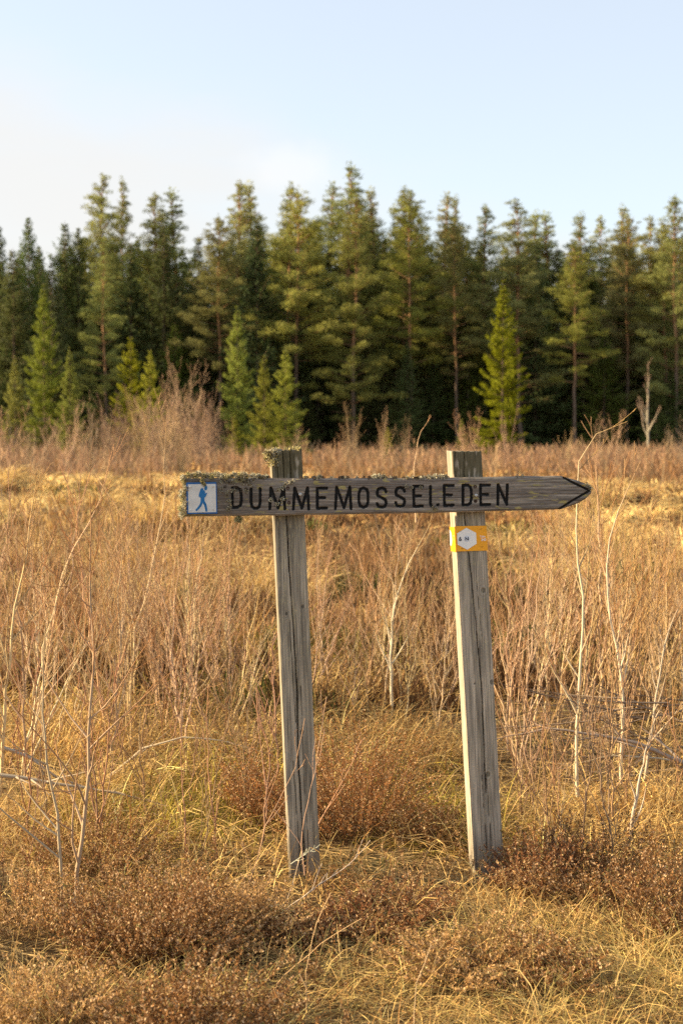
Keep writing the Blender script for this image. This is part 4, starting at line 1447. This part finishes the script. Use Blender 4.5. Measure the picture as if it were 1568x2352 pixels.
sp2 = []
for i in range(26):
    a = rng.random()
    sp2.append((postL.at(rng.uniform(-.12, .22) , postL.H - rng.uniform(0, .045) * (1 - a * .3), rng.uniform(-.03, .006)), rng.uniform(.005, .010), 70, (-1, -.5, .6), (YEL, GRY)[i % 2]))
for i in range(22):
    sp2.append((postL.at(rng.uniform(0, 1), postL.H + .001, rng.uniform(-.08, 0)), .004, 30, (0, 0, 1), YEL))
lichen('lichen', sp2, postL.obj, label='yellowish lichen tuft on the post top')

# small pale lichen twig in front of the left post foot
drawn([(668, 1985), (700, 1962), (730, 1945)], 3.98, .0016, 9, 'small lichen-covered pale green twig leaning on the left post foot', c0=(.45, .46, .36), c1=(.5, .52, .40), spread=.7, lb=.4, name='lichen_twig', cat='twig')

# long blurred straw stalks right in front of the camera
for poly, Y, lab in (([(700, 2500), (702, 2240), (722, 2130), (760, 2050)], 3.1, 'long straw stalk curving up in the lower foreground'),
                     ([(560, 2430), (640, 2250), (760, 2150), (830, 2110)], 3.2, 'slanting straw stalk crossing the dark heather'),
                     ([(945, 2440), (955, 2260), (990, 2170)], 2.9, 'single straw stalk at the bottom right of centre')):
    drawn(poly, Y, .0016, 1, lab, c0=(.55, .40, .2), c1=(.55, .40, .2), name='straw_stalk', cat='stalk', lb=.1)

# ------------------------------------------------------------------ light
SUN_EL, SUN_AZ = 23, -4     # azimuth: degrees from straight left towards the viewer
sd = Vector((-math.cos(R(SUN_AZ)) * math.cos(R(SUN_EL)), -math.sin(R(SUN_AZ)) * math.cos(R(SUN_EL)), math.sin(R(SUN_EL))))
ld = bpy.data.lights.new('sun', 'SUN'); ld.energy = 5.0; ld.angle = R(.53); ld.color = (1, .77, .46)
lo = bpy.data.objects.new('sun', ld); col.objects.link(lo)
lo.rotation_euler = sd.to_track_quat('Z', 'Y').to_euler()

w = bpy.data.worlds.new('World'); scene.world = w; w.use_nodes = True
nt = w.node_tree; N = nt.nodes; L = nt.links; N.clear()
out = N.new('ShaderNodeOutputWorld'); bg = N.new('ShaderNodeBackground'); bg.inputs[1].default_value = .116
sky = N.new('ShaderNodeTexSky'); sky.sky_type = 'NISHITA'; sky.sun_disc = False
sky.sun_elevation = R(SUN_EL)
sky.sun_rotation = math.atan2(sd.x, sd.y)
sky.air_density = 1.0; sky.dust_density = 1.5; sky.ozone_density = 1.3
# thin clouds: noise over the direction, flattened towards the horizon
tc = N.new('ShaderNodeTexCoord')
mp = N.new('ShaderNodeMapping'); mp.inputs['Scale'].default_value = (1.5, 1.5, 5); mp.inputs['Location'].default_value = (1.3, .4, .2)
L.new(tc.outputs['Generated'], mp.inputs[0])
nz = N.new('ShaderNodeTexNoise'); nz.inputs['Scale'].default_value = 1.6; nz.inputs['Detail'].default_value = 7; nz.inputs['Roughness'].default_value = .55
L.new(mp.outputs[0], nz.inputs['Vector'])
sx = N.new('ShaderNodeSeparateXYZ'); L.new(tc.outputs['Generated'], sx.inputs[0])
# more cloud low down and towards the left (where the sun is)
a1 = N.new('ShaderNodeMath'); a1.operation = 'MULTIPLY_ADD'; a1.inputs[1].default_value = -2.0; a1.inputs[2].default_value = .44; L.new(sx.outputs['Z'], a1.inputs[0])
a2 = N.new('ShaderNodeMath'); a2.operation = 'MULTIPLY_ADD'; a2.inputs[1].default_value = -.6; L.new(sx.outputs['X'], a2.inputs[0]); L.new(a1.outputs[0], a2.inputs[2])
a3 = N.new('ShaderNodeMath'); a3.operation = 'ADD'; L.new(nz.outputs[0], a3.inputs[0]); L.new(a2.outputs[0], a3.inputs[1])
mr = N.new('ShaderNodeMapRange'); mr.interpolation_type = 'SMOOTHSTEP'; mr.inputs[1].default_value = .45; mr.inputs[2].default_value = .85; mr.inputs[3].default_value = .52; mr.inputs[4].default_value = .93
L.new(a3.outputs[0], mr.inputs[0])
mix = N.new('ShaderNodeMix'); mix.data_type = 'RGBA'
L.new(mr.outputs[0], mix.inputs[0]); L.new(sky.outputs[0], mix.inputs[6]); mix.inputs[7].default_value = (3.0, 2.95, 2.86, 1)
# one soft cumulus low over the trees
cd = nrm(ray(670, 392))
sb = N.new('ShaderNodeVectorMath'); sb.operation = 'SUBTRACT'; sb.inputs[1].default_value = tuple(cd); L.new(tc.outputs['Generated'], sb.inputs[0])
sc_ = N.new('ShaderNodeVectorMath'); sc_.operation = 'MULTIPLY'; sc_.inputs[1].default_value = (.75, .75, 1.7); L.new(sb.outputs[0], sc_.inputs[0])
ln = N.new('ShaderNodeVectorMath'); ln.operation = 'LENGTH'; L.new(sc_.outputs[0], ln.inputs[0])
n2 = N.new('ShaderNodeTexNoise'); n2.inputs['Scale'].default_value = 28; n2.inputs['Detail'].default_value = 5; L.new(tc.outputs['Generated'], n2.inputs['Vector'])
m3 = N.new('ShaderNodeMath'); m3.operation = 'MULTIPLY_ADD'; m3.inputs[1].default_value = -.05; L.new(n2.outputs[0], m3.inputs[0]); L.new(ln.outputs['Value'], m3.inputs[2])
mr2 = N.new('ShaderNodeMapRange'); mr2.interpolation_type = 'SMOOTHSTEP'; mr2.inputs[1].default_value = .012; mr2.inputs[2].default_value = -.022; mr2.inputs[3].default_value = 0; mr2.inputs[4].default_value = .38
L.new(m3.outputs[0], mr2.inputs[0])
mix2 = N.new('ShaderNodeMix'); mix2.data_type = 'RGBA'; L.new(mr2.outputs[0], mix2.inputs[0]); L.new(mix.outputs[2], mix2.inputs[6]); mix2.inputs[7].default_value = (3.5, 3.4, 3.3, 1)
L.new(mix2.outputs[2], bg.inputs[0]); L.new(bg.outputs[0], out.inputs[0])
print('objects', len(scene.objects), 'verts', sum(len(m.vertices) for m in bpy.data.meshes))
